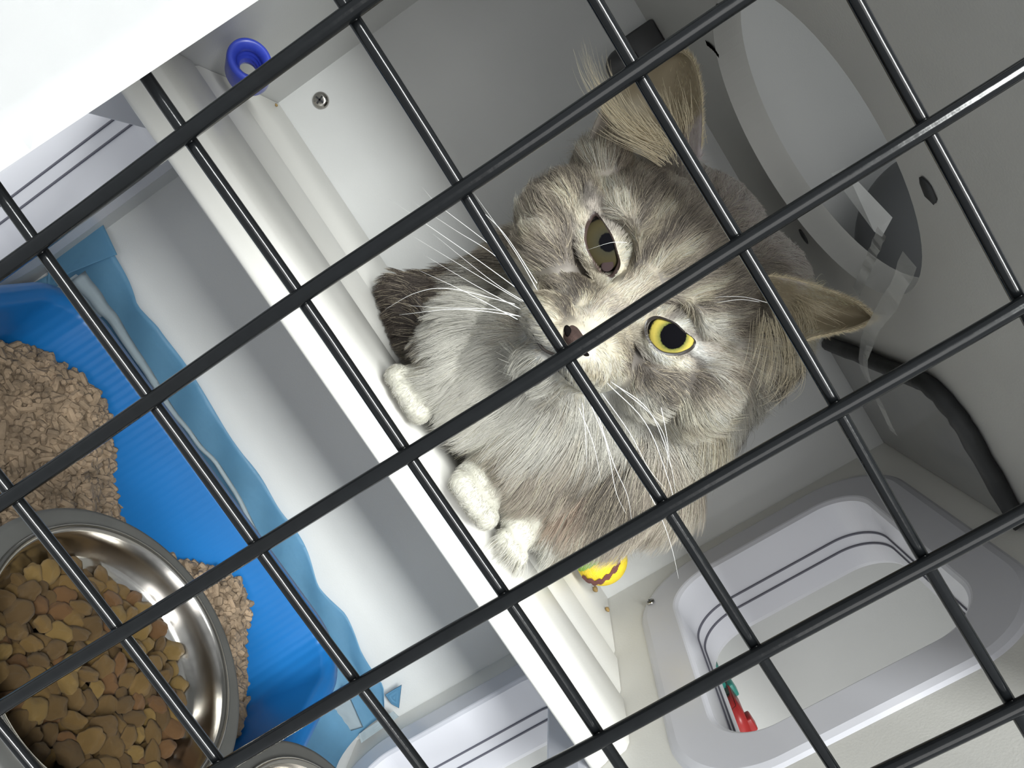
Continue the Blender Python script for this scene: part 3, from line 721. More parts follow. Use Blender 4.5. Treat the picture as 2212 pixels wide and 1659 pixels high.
# stripes: two ends, half width, colour, strength
STR = [(1400, 370, 1440, 470, 7, 'd', .6), (1470, 420, 1525, 520, 8, 'd', .6), (1530, 470, 1590, 555, 8, 'd', .55), (1100, 445, 1205, 465, 8, 'd', .5), (1110, 505, 1195, 540, 8, 'd', .5), (1150, 400, 1250, 400, 7, 'd', .5), (1500, 825, 1590, 800, 8, 'd', .55), (1455, 855, 1540, 895, 8, 'd', .5), (1600, 620, 1650, 700, 8, 'd', .45), (1222, 475, 1213, 560, 7, 'd', .6), (1375, 775, 1450, 835, 10, 'g', .5), (1500, 640, 1600, 660, 7, 'd', .4), (1330, 350, 1385, 430, 7, 'd', .5),
       (1306, 620, 1430, 470, 13, 'C', .85), (1352, 600, 1450, 505, 11, 'D', .75), (1340, 640, 1480, 540, 12, 'C', .75), (1390, 610, 1480, 570, 8, 'g', .5), (1330, 510, 1350, 560, 7, 'C', .5),
       (1262, 500, 1268, 590, 9, 'C', .9), (1268, 590, 1285, 610, 12, 'C', .95), (1345, 580, 1322, 615, 8, 'C', .9), (1240, 540, 1262, 610, 9, 'D', .6), (1262, 610, 1300, 655, 12, 'B', .6), (1225, 500, 1240, 560, 6, 'g', .5),
       (1225, 430, 1255, 470, 12, 'C', .5), (1280, 440, 1340, 500, 8, 'T', .7), (1300, 400, 1360, 460, 12, 'C', .35), (1380, 430, 1400, 520, 9, 'g', .6), (1420, 380, 1470, 480, 8, 'g', .5), (1450, 400, 1530, 500, 7, 'T', .6),
       (1372, 702, 1420, 682, 7, 'C', .95), (1392, 735, 1430, 772, 9, 'W', .95), (1430, 772, 1478, 785, 9, 'C', .9), (1395, 722, 1383, 716, 6, 'B', .7),
       (1425, 672, 1500, 668, 6, 'C', .6), (1460, 676, 1510, 650, 8, 'D', .7), (1510, 650, 1545, 620, 7, 'D', .6), (1480, 650, 1540, 612, 9, 'C', .7), (1470, 700, 1560, 690, 10, 'W', .55), (1500, 690, 1590, 740, 8, 'w', .5),
       (1496, 762, 1515, 795, 6, 'B', .85), (1515, 795, 1530, 815, 7, 'B', .7), (1500, 745, 1540, 800, 9, 'w', .6), (1350, 740, 1390, 800, 10, 'd', .5), (1320, 720, 1370, 745, 10, 'g', .5),
       (1235, 690, 1212, 660, 9, 'd', .7), (1255, 680, 1300, 660, 8, 'T', .7), (1300, 650, 1400, 600, 10, 'T', .4), (1216, 700, 1222, 670, 5, 'B', .6),
       (1172, 560, 1200, 640, 7, 'g', .5), (1170, 600, 1180, 640, 4, 'd', .6), (1190, 620, 1200, 660, 4, 'd', .5), (1120, 560, 1130, 640, 8, 'T', .5), (1150, 735, 1178, 772, 7, 'g', .5),
       (1228, 790, 1185, 790, 4, 'd', .5), (1270, 790, 1300, 810, 5, 'd', .5), (1200, 850, 1220, 870, 12, 'G', .5),
       (1120, 400, 1240, 380, 10, 'g', .6), (1100, 450, 1150, 520, 9, 'C', .4), (1400, 330, 1450, 360, 9, 'd', .5), (1290, 300, 1350, 340, 9, 'd', .45), (1200, 280, 1290, 350, 9, 'C', .4),
       (1560, 560, 1640, 560, 7, 'T', .4), (1540, 590, 1610, 600, 6, 'g', .4), (1570, 700, 1650, 720, 8, 'g', .5), (1400, 835, 1470, 880, 10, 'd', .5), (1350, 870, 1460, 915, 9, 'C', .5), (1470, 870, 1580, 880, 12, 'W', .5)]
def coat(P, N=None):
    u, v, d = uvd(P); n = len(u); C = np.zeros((n, 3)); Wt = np.zeros(n) + 1e-9
    wu = u + 14 * np.sin(v * .045 + d * 60) + 9 * np.sin(v * .11 + u * .04); wv = v + 14 * np.sin(u * .05) + 8 * np.sin(u * .13 + v * .05)
    for bu, bv, r, k in BLOBS:
        w_ = np.exp(-((wu - bu) ** 2 + (wv - bv) ** 2) / (2 * (r * .62) ** 2)); C += w_[:, None] * K_[k]; Wt += w_
    C = (C + 1e-6 * K_['G']) / (Wt + 1e-6)[:, None]
    su = u + 3 * np.sin(v * .2); sv = v + 3 * np.sin(u * .23); head = d < .46
    for x0, y0, x1, y1, r, k, st in STR:
        L2 = (x1 - x0) ** 2 + (y1 - y0) ** 2; t = np.clip(((su - x0) * (x1 - x0) + (sv - y0) * (y1 - y0)) / L2, 0, 1)
        dd = (su - x0 - t * (x1 - x0)) ** 2 + (sv - y0 - t * (y1 - y0)) ** 2
        w_ = (np.exp(-dd / (2 * (r * (1.45 if k in 'DdgB' else 1.0)) ** 2)) * st ** .7 * head)[:, None]; C = C * (1 - w_) + K_[k] * w_
    return C
cat_root = empty('cat', (0.09, Y(0.53), Z(ZS)), 'fluffy grey and cream longhaired tabby cat with white paws crouching on the shelf', 'cat')
co = np.empty(len(me.vertices) * 3); me.vertices.foreach_get('co', co); co = co.reshape(-1, 3)
cc = coat(co); ca = me.color_attributes.new('coat', 'FLOAT_COLOR', 'POINT'); buf = np.ones((len(co), 4)); buf[:, :3] = cc * .75; ca.data.foreach_set('color', buf.ravel())
def fur_mat(name, attr, rough=.6, gain=1.0):
    m = bpy.data.materials.new(name); m.use_nodes = True; nt = m.node_tree; b = nt.nodes['Principled BSDF']
    at_ = nt.nodes.new('ShaderNodeAttribute'); at_.attribute_name = attr
    nt.links.new(at_.outputs['Color'], b.inputs['Base Color']); b.inputs['Roughness'].default_value = rough
    b.inputs['Specular IOR Level'].default_value = 0.25
    return m
M_SKIN = fur_mat('coat_skin', 'coat', .8); M_FUR = fur_mat('fur', 'tint', .55)
M_FUR.node_tree.nodes['Principled BSDF'].inputs['Specular IOR Level'].default_value = 0.3
link('body', me, M_SKIN, cat_root)

# ---- fur
tri = np.empty(len(me.polygons) * 3, dtype=np.int32); me.polygons.foreach_get('vertices', tri); tri = tri.reshape(-1, 3)
A_, B_, C_ = co[tri[:, 0]], co[tri[:, 1]], co[tri[:, 2]]
fn = np.cross(B_ - A_, C_ - A_); area = np.linalg.norm(fn, axis=1) / 2; fn /= (2 * area[:, None] + 1e-12)
vn = np.empty(len(me.vertices) * 3); me.vertices.foreach_get('normal', vn); vn = vn.reshape(-1, 3)
cen = (A_ + B_ + C_) / 3; fu, fv, fd = uvd(cen)
is_ear = (tri.min(1) >= nbody)
facing = -(fn @ TX_)
dens = np.where(facing > -.25, 1.0, .18) * np.where(fd < .455, 2.0, 1.0)
dens[is_ear] = 1.6
NFUR = 200000
pr = area * dens; pr /= pr.sum()
idx = RNG.choice(len(tri), NFUR, p=pr); r1 = np.sqrt(RNG.random(NFUR)); r2 = RNG.random(NFUR)
root = A_[idx] * (1 - r1)[:, None] + B_[idx] * (r1 * (1 - r2))[:, None] + C_[idx] * (r1 * r2)[:, None]
nrm = vn[tri[idx, 0]] * (1 - r1)[:, None] + vn[tri[idx, 1]] * (r1 * (1 - r2))[:, None] + vn[tri[idx, 2]] * (r1 * r2)[:, None]
nrm /= np.linalg.norm(nrm, axis=1)[:, None] + 1e-9
U, V_, D_ = uvd(root)
a = (.604 * (U - 1372) + .797 * (V_ - 626)); b = (.797 * (U - 1372) - .604 * (V_ - 626)); t = D_ - .37
ear_ = is_ear[idx]
head = (np.hypot(a / 330, (b - 0) / 300) < 1.0) & (t < .085) & ~ear_
headw = np.clip((1.06 - np.hypot(a / 330, b / 290)) * 5, 0, 1) * np.clip((.10 - t) / .03, 0, 1); headw[ear_] = 0
keep = np.ones(NFUR, bool)
def inside(poly, x, y):
    n = len(poly); ins = np.zeros(len(x), bool); j = n - 1
    for i in range(n):
        xi, yi = poly[i]; xj, yj = poly[j]
        c_ = ((yi > y) != (yj > y)) & (x < (xj - xi) * (y - yi) / (yj - yi + 1e-9) + xi); ins ^= c_; j = i
    return ins
eye_d = np.full(NFUR, 1e9)
for e in EYES:
    P = np.array(e['ab']); big = P.mean(0) + (P - P.mean(0)) * 1.5
    keep &= ~(inside([tuple(p) for p in big], a, b) & (t < .06))
    dd = np.min(np.hypot(a[:, None] - P[None, :, 0], b[:, None] - P[None, :, 1]), axis=1); eye_d = np.minimum(eye_d, np.where(t < .06, dd, 1e9))
nose = np.hypot((a - 14) / 38, (b + 166) / 27) < 1; keep &= ~(nose & (t < .02))
# flow: away from the nose over the face, away from the head elsewhere
na, nb = a - 6, b + 150
rr = np.hypot(na, nb) + 1e-6
fa, fb = na / rr, nb / rr
side = np.sign(a); fb = fb - .25 * np.clip(np.abs(a) / 250, 0, 1) * (b < 120)
# forehead: swept back over the crown
bodyflow_a = a / (np.hypot(a, b + 40) + 1e-6); bodyflow_b = (b + 40) / (np.hypot(a, b + 40) + 1e-6)
FA = fa * headw + bodyflow_a * (1 - headw); FB = fb * headw + bodyflow_b * (1 - headw)
flow = FA[:, None] * AX + FB[:, None] * BX + TX_[None, :] * np.where(head, .35, .1)[:, None]
flow[~head & ~ear_] += np.array([0, 0, -.35])
low_ = root[:, 2] < Z(ZS) + .035
ispaw = np.zeros(NFUR, bool)
for c_, R_ in zip(pawc, (.028, .030, .022)): ispaw |= np.linalg.norm(root - c_, axis=1) < R_
flow[ispaw] = np.array([0, -.8, -.6])
# ears: hair runs from base to tip
for E in (EAR_L, EAR_R):
    tip = np.array(E['inn'][-1]); base = (np.array(E['inn'][0]) + np.array(E['out'][0])) / 2; du = (tip - base) / np.linalg.norm(tip - base)
    m_ = ear_ & (np.hypot(U - (tip[0] + base[0]) / 2, V_ - (tip[1] + base[1]) / 2) < 220)
    flow[m_] = (HR0 * du[0] + HD0 * du[1])
jit = RNG.normal(0, 1, (NFUR, 3))
flow += jit * np.where(head, .16, .20)[:, None]
# soft wandering so that locks form
ph = np.sin(root @ np.array([310., 170, 90])) + np.sin(root @ np.array([-140., 260, 330]) + 2)
ph2 = np.sin(root @ np.array([120., -290, 210]) + 1) + np.sin(root @ np.array([420., 60, -180]))
tang = np.cross(nrm, flow); tang /= np.linalg.norm(tang, axis=1)[:, None] + 1e-9
flow += tang * (ph * .16 + ph2 * .08)[:, None]
flow -= nrm * np.sum(flow * nrm, axis=1)[:, None]; flow /= np.linalg.norm(flow, axis=1)[:, None] + 1e-9
# length
edge = np.hypot(a / 300, b / 270)
Lh = .0065 + .006 * np.clip(rr / 300, 0, 1) + .016 * np.clip(edge - .82, 0, .4) / .4
Lh = np.where((rr < 110), .0035 + .000025 * rr, Lh)
Lh = np.where(eye_d < 40, np.minimum(Lh, .0026 + .00009 * eye_d), Lh)
Lb = np.full(NFUR, .026)
Lb += .010 * ((V_ > 900) & (U > 1150)) ; Lb = np.where((U < 1000) & (V_ < 780), .016, Lb); Lb = np.where((V_ < 620) & (U > 1480), .011, Lb)
Lb = np.where(low_, .014, Lb); Lb = np.where(ispaw, .0034, Lb)
L = np.where(ear_, .0045, Lh * headw + Lb * (1 - headw)) * (0.7 + .5 * RNG.random(NFUR))
lift = np.where(head, .42, .50); lift = np.where(ispaw, .55, lift); lift = np.where(ear_, .30, lift); lift = np.where(eye_d < 25, .25, lift)
d0 = nrm * lift[:, None] + flow * (1 - lift * .6)[:, None]; d0 /= np.linalg.norm(d0, axis=1)[:, None]
NP = 6
pos = np.empty((NFUR, NP, 3)); pos[:, 0] = root - nrm * .0006; cur = pos[:, 0].copy(); dirv = d0.copy()
grav = np.array([0, 0, -1.])
for k in range(1, NP):
    dirv = dirv + flow * .16 + grav * np.where(head, .02, .05)[:, None] - nrm * .05
    dirv /= np.linalg.norm(dirv, axis=1)[:, None]; cur = cur + dirv * (L / (NP - 1))[:, None]; pos[:, k] = cur
# clumps
nc = NFUR // 22; ci = RNG.choice(NFUR, nc, replace=False); kd = KDTree(nc)
for i_, j_ in enumerate(ci): kd.insert(root[j_], i_)
kd.balance()
near = np.array([kd.find(r)[1] for r in root]); off = pos[ci][near] - pos
lim = np.linalg.norm(off[:, 0], axis=1) < .006
for k in range(1, NP):
    f_ = (k / (NP - 1)) ** 1.4 * np.where(ispaw | ear_, .15, np.where(head, .42, .55)) * lim
    pos[:, k] += off[:, k] * f_[:, None]
floor_z = Z(ZS) + .0014
on_shelf = (pos[:, :, 1] > Y(.4325))
pos[:, :, 2] = np.where(on_shelf, np.maximum(pos[:, :, 2], floor_z), pos[:, :, 2])
pos[:, :, 0] = np.minimum(pos[:, :, 0], XR - .0035)
pos[:, :, 1] = np.minimum(pos[:, :, 1], Y(YB) - .002)
for e in EYES:      # keep hair out of the eye openings
    P = np.array(e['ab']); big = [tuple(p) for p in (P.mean(0) + (P - P.mean(0)) * 1.02)]
    for k in (3, 5):
        uu, vv, dd_ = uvd(pos[:, k]); aa = (.604 * (uu - 1372) + .797 * (vv - 626)); bb = (.797 * (uu - 1372) - .604 * (vv - 626))
        keep &= ~(inside(big, aa, bb) & (dd_ < .43))
def add_hair(name, pos, col, rad, parent, mat_, label=None):
    n, k = pos.shape[:2]; cu = bpy.data.hair_curves.new(name); cu.add_curves([k] * n)
    cu.position_data.foreach_set('vector', pos.astype(np.float32).ravel())
    ra = cu.attributes.get('radius') or cu.attributes.new('radius', 'FLOAT', 'POINT')
    prof = np.linspace(1, .12, k) ** .8
    ra.data.foreach_set('value', (np.asarray(rad).reshape(-1, 1) * prof[None, :] * np.ones((n, 1))).astype(np.float32).ravel())
    ca = cu.attributes.new('tint', 'FLOAT_COLOR', 'CURVE'); c4 = np.ones((n, 4), np.float32); c4[:, :3] = col; ca.data.foreach_set('color', c4.ravel())
    cu.materials.append(mat_); o = bpy.data.objects.new(name, cu); COL.objects.link(o)
    o.parent = parent; o.matrix_parent_inverse = Matrix.Translation(-Vector(parent.location))
    if label: o['label'] = label
    return o
tint = coat(root)
lum = 1 + RNG.normal(0, .30, NFUR) + .20 * (ph[:] * .5) * .5
rnd = RNG.random(NFUR)
tint = tint * np.clip(lum, .35, 1.7)[:, None]
pale = (rnd < .10) & ~ispaw; tint[pale] = tint[pale] * .35 + K_['C'] * .6
dk = (rnd > .93) & ~ispaw & (tint.mean(1) < .45); tint[dk] *= .45
tint = np.minimum(np.clip(tint * np.array([1.14, 1.10, 1.03]), .01, .93), np.array([.50, .485, .44]))
rad = np.where(head, .000085, .00011); rad = np.where(ear_, .00009, rad); rad = np.where(ispaw, .00011, rad)
SC.cycles_curves.shape = 'RIBBONS'
add_hair('fur', pos[keep], tint[keep], rad[keep], cat_root, M_FUR)

# ---- ear tufts
def tuft(paths, n, spread, tipspread, r, col, label):
    out = []; cs = []
    for pth, dep0, dep1, cnt in paths:
        K = bez([(*p, 0) for p in pth], 12)
        for q in range(cnt):
            o0 = RNG.normal(0, spread, 2); o1 = o0 * .4 + RNG.normal(0, tipspread, 2); cut = RNG.uniform(.35, 1.0); row = []
            dj = RNG.normal(0, .004)
            for i in range(12):
                s = i / 11 * cut; z = s * 11; i0 = min(int(z), 10); f = z - i0; p = K[i0] * (1 - f) + K[i0 + 1] * f
                o = o0 * (1 - s) + o1 * s
                row.append(pd(p[0] + o[0], p[1] + o[1], .37 + dep0 + .014 * (1 - s) ** 2 + (dep1 - dep0) * s + dj * s))
            out.append(row); cs.append(np.clip(K_[col] * RNG.uniform(.75, 1.25) * np.array([1, .98, .92]), 0, .95))
    return np.array(out), np.array(cs)
P, Cc = tuft([([(1405, 300), (1350, 272), (1300, 215), (1272, 160), (1255, 95)], .030, .028, 90), ([(1420, 310), (1370, 290), (1315, 235), (1285, 190)], .028, .024, 40),
              ([(1440, 320), (1400, 290), (1350, 230), (1315, 150), (1308, 105)], .034, .030, 40), ([(1450, 335), (1420, 290), (1380, 240), (1350, 200)], .034, .028, 34),
              ([(1470, 330), (1455, 270), (1440, 215), (1430, 180)], .040, .038, 36), ([(1490, 320), (1490, 250), (1480, 190)], .042, .040, 50), ([(1430, 345), (1390, 320), (1330, 290), (1290, 262)], .026, .024, 50)],
             0, 11, 14, 0, 'C', '')
add_hair('ear_tuft', P, Cc * 1.25, np.full(len(P), .00013), cat_root, M_FUR, 'cream hair tuft in the ear at the top of the photo')
P, Cc = tuft([([(1680, 690), (1702, 760), (1700, 820), (1675, 855), (1638, 872)], .030, .030, 40), ([(1690, 700), (1722, 770), (1722, 830), (1690, 862), (1650, 870)], .034, .034, 26),
              ([(1660, 700), (1668, 770), (1655, 830), (1640, 860)], .024, .022, 34), ([(1700, 680), (1715, 740), (1718, 790)], .036, .034, 50), ([(1730, 660), (1750, 700), (1752, 740)], .040, .038, 50),
              ([(1650, 690), (1640, 760), (1620, 820)], .020, .018, 34), ([(1720, 640), (1770, 670), (1820, 700)], .042, .040, 40)], 0, 12, 12, 0, 'C', '')
add_hair('ear_tuft', P, Cc, np.full(len(P), .00010), cat_root, M_FUR, 'cream hair tuft curling below the ear beside the tape strip')

# ---- pale fringe along the ear rims
rp_, rc_ = [], []
for E in (EAR_L, EAR_R):
    for key, sg in (('inn', 1), ('out', -1)):
        K = bez([(*p, 0) for p in E[key]], 60)
        for q in range(900):
            z = RNG.uniform(4 if key == 'inn' else 14, 58.9); i0 = int(z); f = z - i0; p = K[i0] * (1 - f) + K[i0 + 1] * f; d = K[i0 + 1] - K[i0]; d = d / (np.linalg.norm(d) + 1e-9)
            nn = np.array([d[1], -d[0], 0]); tip = K[-1]; cenp = (np.array([*E['inn'][1], 0]) + np.array([*E['out'][1], 0])) / 2
            if np.dot(nn, p - cenp) < 0: nn = -nn
            dirn = d * RNG.uniform(.5, 1) + nn * RNG.uniform(.05, .75) + RNG.normal(0, .15, 3); Ln = RNG.uniform(6, 15); dep = .37 + .038 + RNG.normal(0, .0012)
            rp_.append([pd(*(p - nn * 3 + dirn * Ln * k / 4)[:2], dep) for k in range(5)]); rc_.append(np.clip(K_['C'] * RNG.uniform(.7, 1.25) * np.array([1, .96, .85]), 0, .9))
add_hair('ear_fringe', np.array(rp_), np.array(rc_), np.full(len(rp_), .00008), cat_root, M_FUR)

# ---- whiskers
M_WHIS = mat('white_whisker', (0.86, 0.86, 0.84), 0.35, var=.03)
WH = [([(1168, 640), (1110, 540), (1024, 418)], 0), ([(1160, 612), (1085, 500), (1000, 420), (985, 400)], 0), ([(1128, 620), (1070, 540), (950, 445), (910, 402)], .0), ([(1120, 600), (1060, 545), (980, 495), (890, 435)], .0),
      ([(1138, 655), (1060, 605), (935, 505)], .0), ([(1128, 652), (1040, 600), (893, 511)], 0), ([(1125, 668), (1030, 618), (918, 552)], 0), ([(1118, 690), (1000, 628), (905, 584)], 0), ([(1112, 657), (975, 624), (900, 632), (832, 668)], 0),
      ([(1120, 682), (990, 668), (862, 680)], 0), ([(1125, 684), (1060, 668), (960, 665), (880, 660)], 0), ([(1140, 640), (1030, 560), (900, 470), (840, 430)], .0),
      ([(1312, 828), (1395, 915), (1445, 1040), (1470, 1140), (1500, 1215)], .0), ([(1285, 842), (1340, 950), (1420, 1100), (1450, 1180), (1466, 1250)], .0), ([(1320, 825), (1400, 885), (1445, 990), (1462, 1080)], .0),
      ([(1300, 850), (1360, 935), (1400, 1010), (1440, 1060)], .0), ([(1275, 870), (1310, 960), (1330, 1060), (1352, 1110)], 0), ([(1258, 870), (1265, 940), (1268, 1010)], 0), ([(1290, 890), (1325, 1000), (1355, 1070), (1365, 1130)], 0),
      ([(1335, 835), (1410, 900), (1440, 960), (1440, 1030)], 0), ([(1250, 880), (1282, 960), (1298, 1040)], 0), ([(1428, 880), (1440, 940), (1448, 1010)], .01),
      ([(1662, 655), (1610, 642), (1560, 641), (1524, 646)], .012), ([(1640, 652), (1600, 647), (1560, 652), (1522, 657)], .012), ([(1355, 524), (1320, 524), (1268, 540)], -.004)]
for pth, dt in WH:
    P = bez([(*p, 0) for p in pth], 26); k_ = len(P)
    pts = [pd(p[0], p[1], .372 - .008 + dt + (.018 if len(pth) > 3 and pth[0][1] < 700 else .006) * (i / (k_ - 1)) - .010 * math.sin(math.pi * i / (k_ - 1) * .9)) for i, p in enumerate(P)]
    if dt: pts = [pd(p[0], p[1], .372 + dt - .006 * math.sin(math.pi * i / (k_ - 1))) for i, p in enumerate(P)]
    thin = .5 if dt < 0 else 1
    link('whisker', from_bm(tube(pts, [.00021 * thin * (1 - .82 * (i / (k_ - 1))) for i in range(k_)], 6)), M_WHIS, cat_root)

# ---- eyes
def eye_mat(name, outer, inner, pup, iris, lim):
    m = bpy.data.materials.new(name); m.use_nodes = True; nt = m.node_tree; b_ = nt.nodes['Principled BSDF']
    tc = nt.nodes.new('ShaderNodeTexCoord'); sp = nt.nodes.new('ShaderNodeSeparateXYZ'); nt.links.new(tc.outputs['Object'], sp.inputs[0])
    cx = nt.nodes.new('ShaderNodeCombineXYZ'); nt.links.new(sp.outputs[0], cx.inputs[0]); nt.links.new(sp.outputs[1], cx.inputs[1])
    ln = nt.nodes.new('ShaderNodeVectorMath'); ln.operation = 'LENGTH'; nt.links.new(cx.outputs[0], ln.inputs[0])
    nz = nt.nodes.new('ShaderNodeTexNoise'); nz.inputs['Scale'].default_value = 900; nt.links.new(tc.outputs['Object'], nz.inputs['Vector'])
    ad = nt.nodes.new('ShaderNodeMath'); ad.operation = 'MULTIPLY_ADD'; ad.inputs[1].default_value = .0011; nt.links.new(nz.outputs['Fac'], ad.inputs[0]); nt.links.new(ln.outputs['Value'], ad.inputs[2])
    rp = nt.nodes.new('ShaderNodeValToRGB'); mr = nt.nodes.new('ShaderNodeMapRange'); mr.inputs['From Max'].default_value = lim
    nt.links.new(ad.outputs[0], mr.inputs['Value']); nt.links.new(mr.outputs[0], rp.inputs['Fac']); nt.links.new(rp.outputs['Color'], b_.inputs['Base Color'])
    cr = rp.color_ramp; cr.elements[0].position = pup; cr.elements[0].color = (.004, .004, .005, 1); cr.elements[1].position = pup + .04; cr.elements[1].color = (*inner, 1)
    e_ = cr.elements.new(pup + (iris - pup) * .62); e_.color = (*outer, 1); e_ = cr.elements.new(iris - .03); e_.color = (*[c * 1.05 for c in outer], 1)
    e_ = cr.elements.new(iris + .03); e_.color = (.012, .011, .010, 1)
    b_.inputs['Roughness'].default_value = .35; b_.inputs['Specular IOR Level'].default_value = .0
    return m
M_EY = [eye_mat('yellow_eye', (.47, .385, .085), (.14, .145, .04), .49, .845, 62 * HS), eye_mat('shaded_olive_eye', (.05, .042, .022), (.032, .03, .02), .36, .95, 62 * HS)]  # second iris is darkened: the shade under the brow sits in its colour
M_LID = mat('dark_eyelid', (0.022, 0.018, 0.016), 0.4); M_LID2 = mat('brown_eyelid', (0.045, 0.030, 0.026), 0.4)
M_TEAR = mat('inner_lid', (0.035, 0.024, 0.024), 0.9, spec=0.05)
bv = BVHTree.FromPolygons([tuple(v) for v in co], [tuple(t_) for t_ in tri])
bv0 = bv; LIDH = []; LIDC = []
for e, me_, lidm, lab in zip(EYES, M_EY, (M_LID, M_LID2), ('yellow eye with round black pupil', 'half-closed eye with brow shade painted into the olive iris')):
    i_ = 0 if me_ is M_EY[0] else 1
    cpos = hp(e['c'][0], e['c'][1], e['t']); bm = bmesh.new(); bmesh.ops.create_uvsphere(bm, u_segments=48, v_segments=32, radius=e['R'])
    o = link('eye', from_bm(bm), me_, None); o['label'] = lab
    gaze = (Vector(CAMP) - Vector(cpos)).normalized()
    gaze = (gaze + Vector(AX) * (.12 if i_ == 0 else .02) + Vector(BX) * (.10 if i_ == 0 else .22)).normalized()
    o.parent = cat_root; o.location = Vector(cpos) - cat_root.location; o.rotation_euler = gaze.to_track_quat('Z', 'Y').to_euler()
    # lid: rings from the opening outwards, resting on the eyeball and running under the fur
    P = np.array([(*p, 0) for p in e['ab']]); Pc = np.vstack([P, P[:1]]); N = 72
    cl = np.array(bez([Pc[-2]] + list(Pc) + [Pc[1]], (len(Pc) + 2) * 14)); cl = cl[14:-14]
    cl = cl[np.linspace(0, len(cl) - 1, N, endpoint=False).astype(int)][:, :2]
    cm = cl.mean(0); rings = []
    def ball_t(a0, b0):
        r2 = ((a0 - e['c'][0]) ** 2 + (b0 - e['c'][1]) ** 2) * HS ** 2; return e['t'] - math.sqrt(max(e['R'] ** 2 - r2, (e['R'] * .25) ** 2))
    for s, lf in ((.98, .0003), (.99, -.0006), (1.03, -.0012), (1.09, -.0016), (1.16, -.0019)):
        rings.append([Vector(hp(*(cm + (p - cm) * s), min(ball_t(*(cm + (p - cm) * min(s, 1.1))), ball_t(*(cm + (p - cm) * s))) + lf)) for p in cl])
    def skin_t(q, s):
        A0 = hp(*q, -.06); hit = bv0.ray_cast(Vector(A0), Vector(A0 - CAMP).normalized())
        tt = min(-.06 + (hit[3] if hit[0] is not None else .08), .04)
        w_ = min(1, max(0, (s - 1.15) / .75)); w_ = w_ * w_ * (3 - 2 * w_)
        bt = ball_t(*(cm + (q - cm) / s * min(s, 1.15))) - .0010
        return min(tt * w_ + bt * (1 - w_) + .002 * (s > 1.95), ball_t(*q) - .0022 if s < 1.9 else 9)
    for s in (1.28, 1.42, 1.6, 1.8, 2.05):
        rings.append([Vector(hp(*(cm + (p - cm) * s), skin_t(cm + (p - cm) * s, s))) for p in cl])
    NL = 5000; ls = 1.12 + .85 * RNG.random(NL) ** .8; li = RNG.integers(0, N, NL)
    q_ = np.array([cm + (cl[i] * (1 - f) + cl[(i + 1) % N] * f - cm) * s for i, f, s in zip(li, RNG.random(NL), ls)])
    rt = np.array([hp(*q, skin_t(q, s)) for q, s in zip(q_, ls)])
    fl = q_ - np.array([6, -150]); fl /= np.linalg.norm(fl, axis=1)[:, None]; rad_ = q_ - cm; rad_ /= np.linalg.norm(rad_, axis=1)[:, None]; fl = fl * .8 + rad_ * .45
    dv = fl[:, :1] * AX + fl[:, 1:] * BX - TX_ * .28 + RNG.normal(0, .13, (NL, 3)); dv /= np.linalg.norm(dv, axis=1)[:, None]
    ln_ = (.0016 + .0032 * np.clip((ls - 1.1) / .7, 0, 1)) * RNG.uniform(.7, 1.2, NL); ps = np.empty((NL, 5, 3)); ps[:, 0] = rt; cu_ = rt.copy()
    for k in range(1, 5):
        dv = dv + TX_ * .10; dv /= np.linalg.norm(dv, axis=1)[:, None]; cu_ = cu_ + dv * (ln_ / 4)[:, None]; ps[:, k] = cu_
    LIDH.append(ps); LIDC.append(np.clip(coat(rt) * (1 + RNG.normal(0, .2, NL))[:, None], .01, .48))
    bm = loft(rings[:5]); link('eyelid_rim', from_bm(bm), lidm, cat_root)
    bm = loft(rings[4:]); mm = from_bm(bm); vv_ = np.empty(len(mm.vertices) * 3); mm.vertices.foreach_get('co', vv_); c3 = coat(vv_.reshape(-1, 3)); ca = mm.color_attributes.new('coat', 'FLOAT_COLOR', 'POINT')
    bf = np.ones((len(c3), 4)); bf[:, :3] = c3; ca.data.foreach_set('color', bf.ravel()); link('eyelid', mm, M_SKIN, cat_root)
    # tear corner
    if i_ == 1:
        bm = bmesh.new(); bmesh.ops.create_icosphere(bm, subdivisions=3, radius=1); pc = uv2ab(1312, 574)
        for q in bm.verts: q.co = Vector(hp(pc[0], pc[1], ball_t(*pc) + .0008)) + Vector(AX) * q.co.x * 13 * HS + Vector(BX) * q.co.y * 15 * HS + Vector(TX_) * q.co.z * .0007
        link('inner_lid', from_bm(bm), M_TEAR, cat_root)

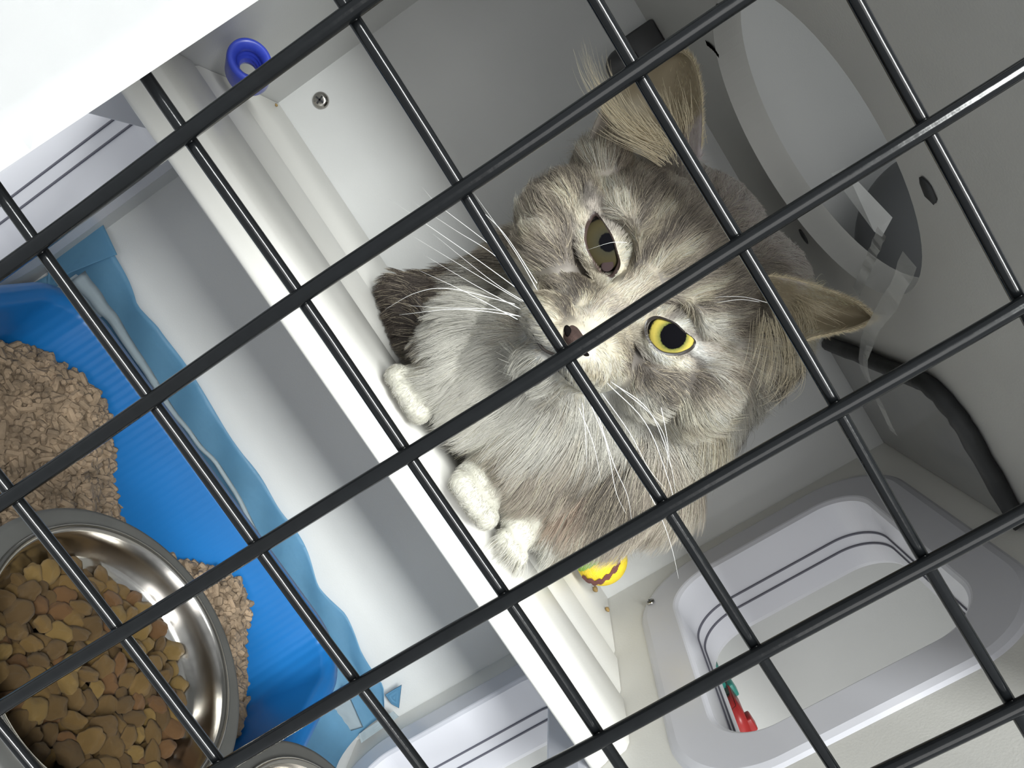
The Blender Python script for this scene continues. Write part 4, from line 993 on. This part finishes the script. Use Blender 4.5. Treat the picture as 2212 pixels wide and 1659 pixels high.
add_hair('eyelid_fur', np.vstack(LIDH), np.vstack(LIDC), np.full(len(LIDH[0]) * 2, .00008), cat_root, M_FUR)
# ---- nose leather with nostrils
M_NOSE = mat('pinkish_brown_nose', (0.046, 0.029, 0.025), 0.9, spec=0.2, var=.25, vscale=300, bump=.6, bscale=2500); M_NOST = mat('nostril', (0.006, 0.005, 0.005), 1.0, spec=0.0)
nosec = [(-36, -168), (-32, -154), (-10, -147), (14, -146), (38, -148), (60, -155), (66, -166), (54, -182), (30, -192), (14, -204), (0, -192), (-22, -184)]
cl = np.array(bez([(*nosec[-1], 0)] + [(*p, 0) for p in nosec + nosec[:1]] + [(*nosec[1], 0)], 140))[10:-10][:, :2]; cl = cl[::2]; cm = cl.mean(0); rings = []
for s in (.02, .3, .6, .85, 1.0, 1.1):
    rings.append([Vector(hp(*(cm + (p - cm) * s), -.0265 + .006 * s * s + (.006 if s > 1.05 else 0))) for p in cl])
c_n = link('nose', from_bm(loft(rings, True, True)), M_NOSE, cat_root); c_n['label'] = 'pinkish brown nose'
for s, (na_, nb_) in ((-1, (-16, -170)), (1, (46, -170))):
    bm = bmesh.new(); bmesh.ops.create_icosphere(bm, subdivisions=3, radius=1)
    for q in bm.verts: q.co = Vector(hp(na_, nb_, -.0240)) + Vector(AX) * q.co.x * 13 * HS + Vector(BX) * (q.co.y * 8 + q.co.x * s * 3) * HS + Vector(TX_) * q.co.z * .0014
    link('nostril', from_bm(bm), M_NOST, c_n)
# mouth line
for pth in ([(14, -200), (13, -214), (10, -222)], [(10, -222), (-20, -236), (-58, -232)], [(10, -222), (40, -236), (78, -230)]):
    P = bez([(*p, 0) for p in pth], 10); pts = []
    for p in P:
        A0 = hp(p[0], p[1], -.06); hit = bv.ray_cast(Vector(A0), Vector(A0 - CAMP).normalized()); tt = -.06 + (hit[3] if hit[0] is not None else .06)
        pts.append(hp(p[0], p[1], tt - .0022))
    link('mouth_line', from_bm(tube(pts, .0008, 8)), M_LID, cat_root)
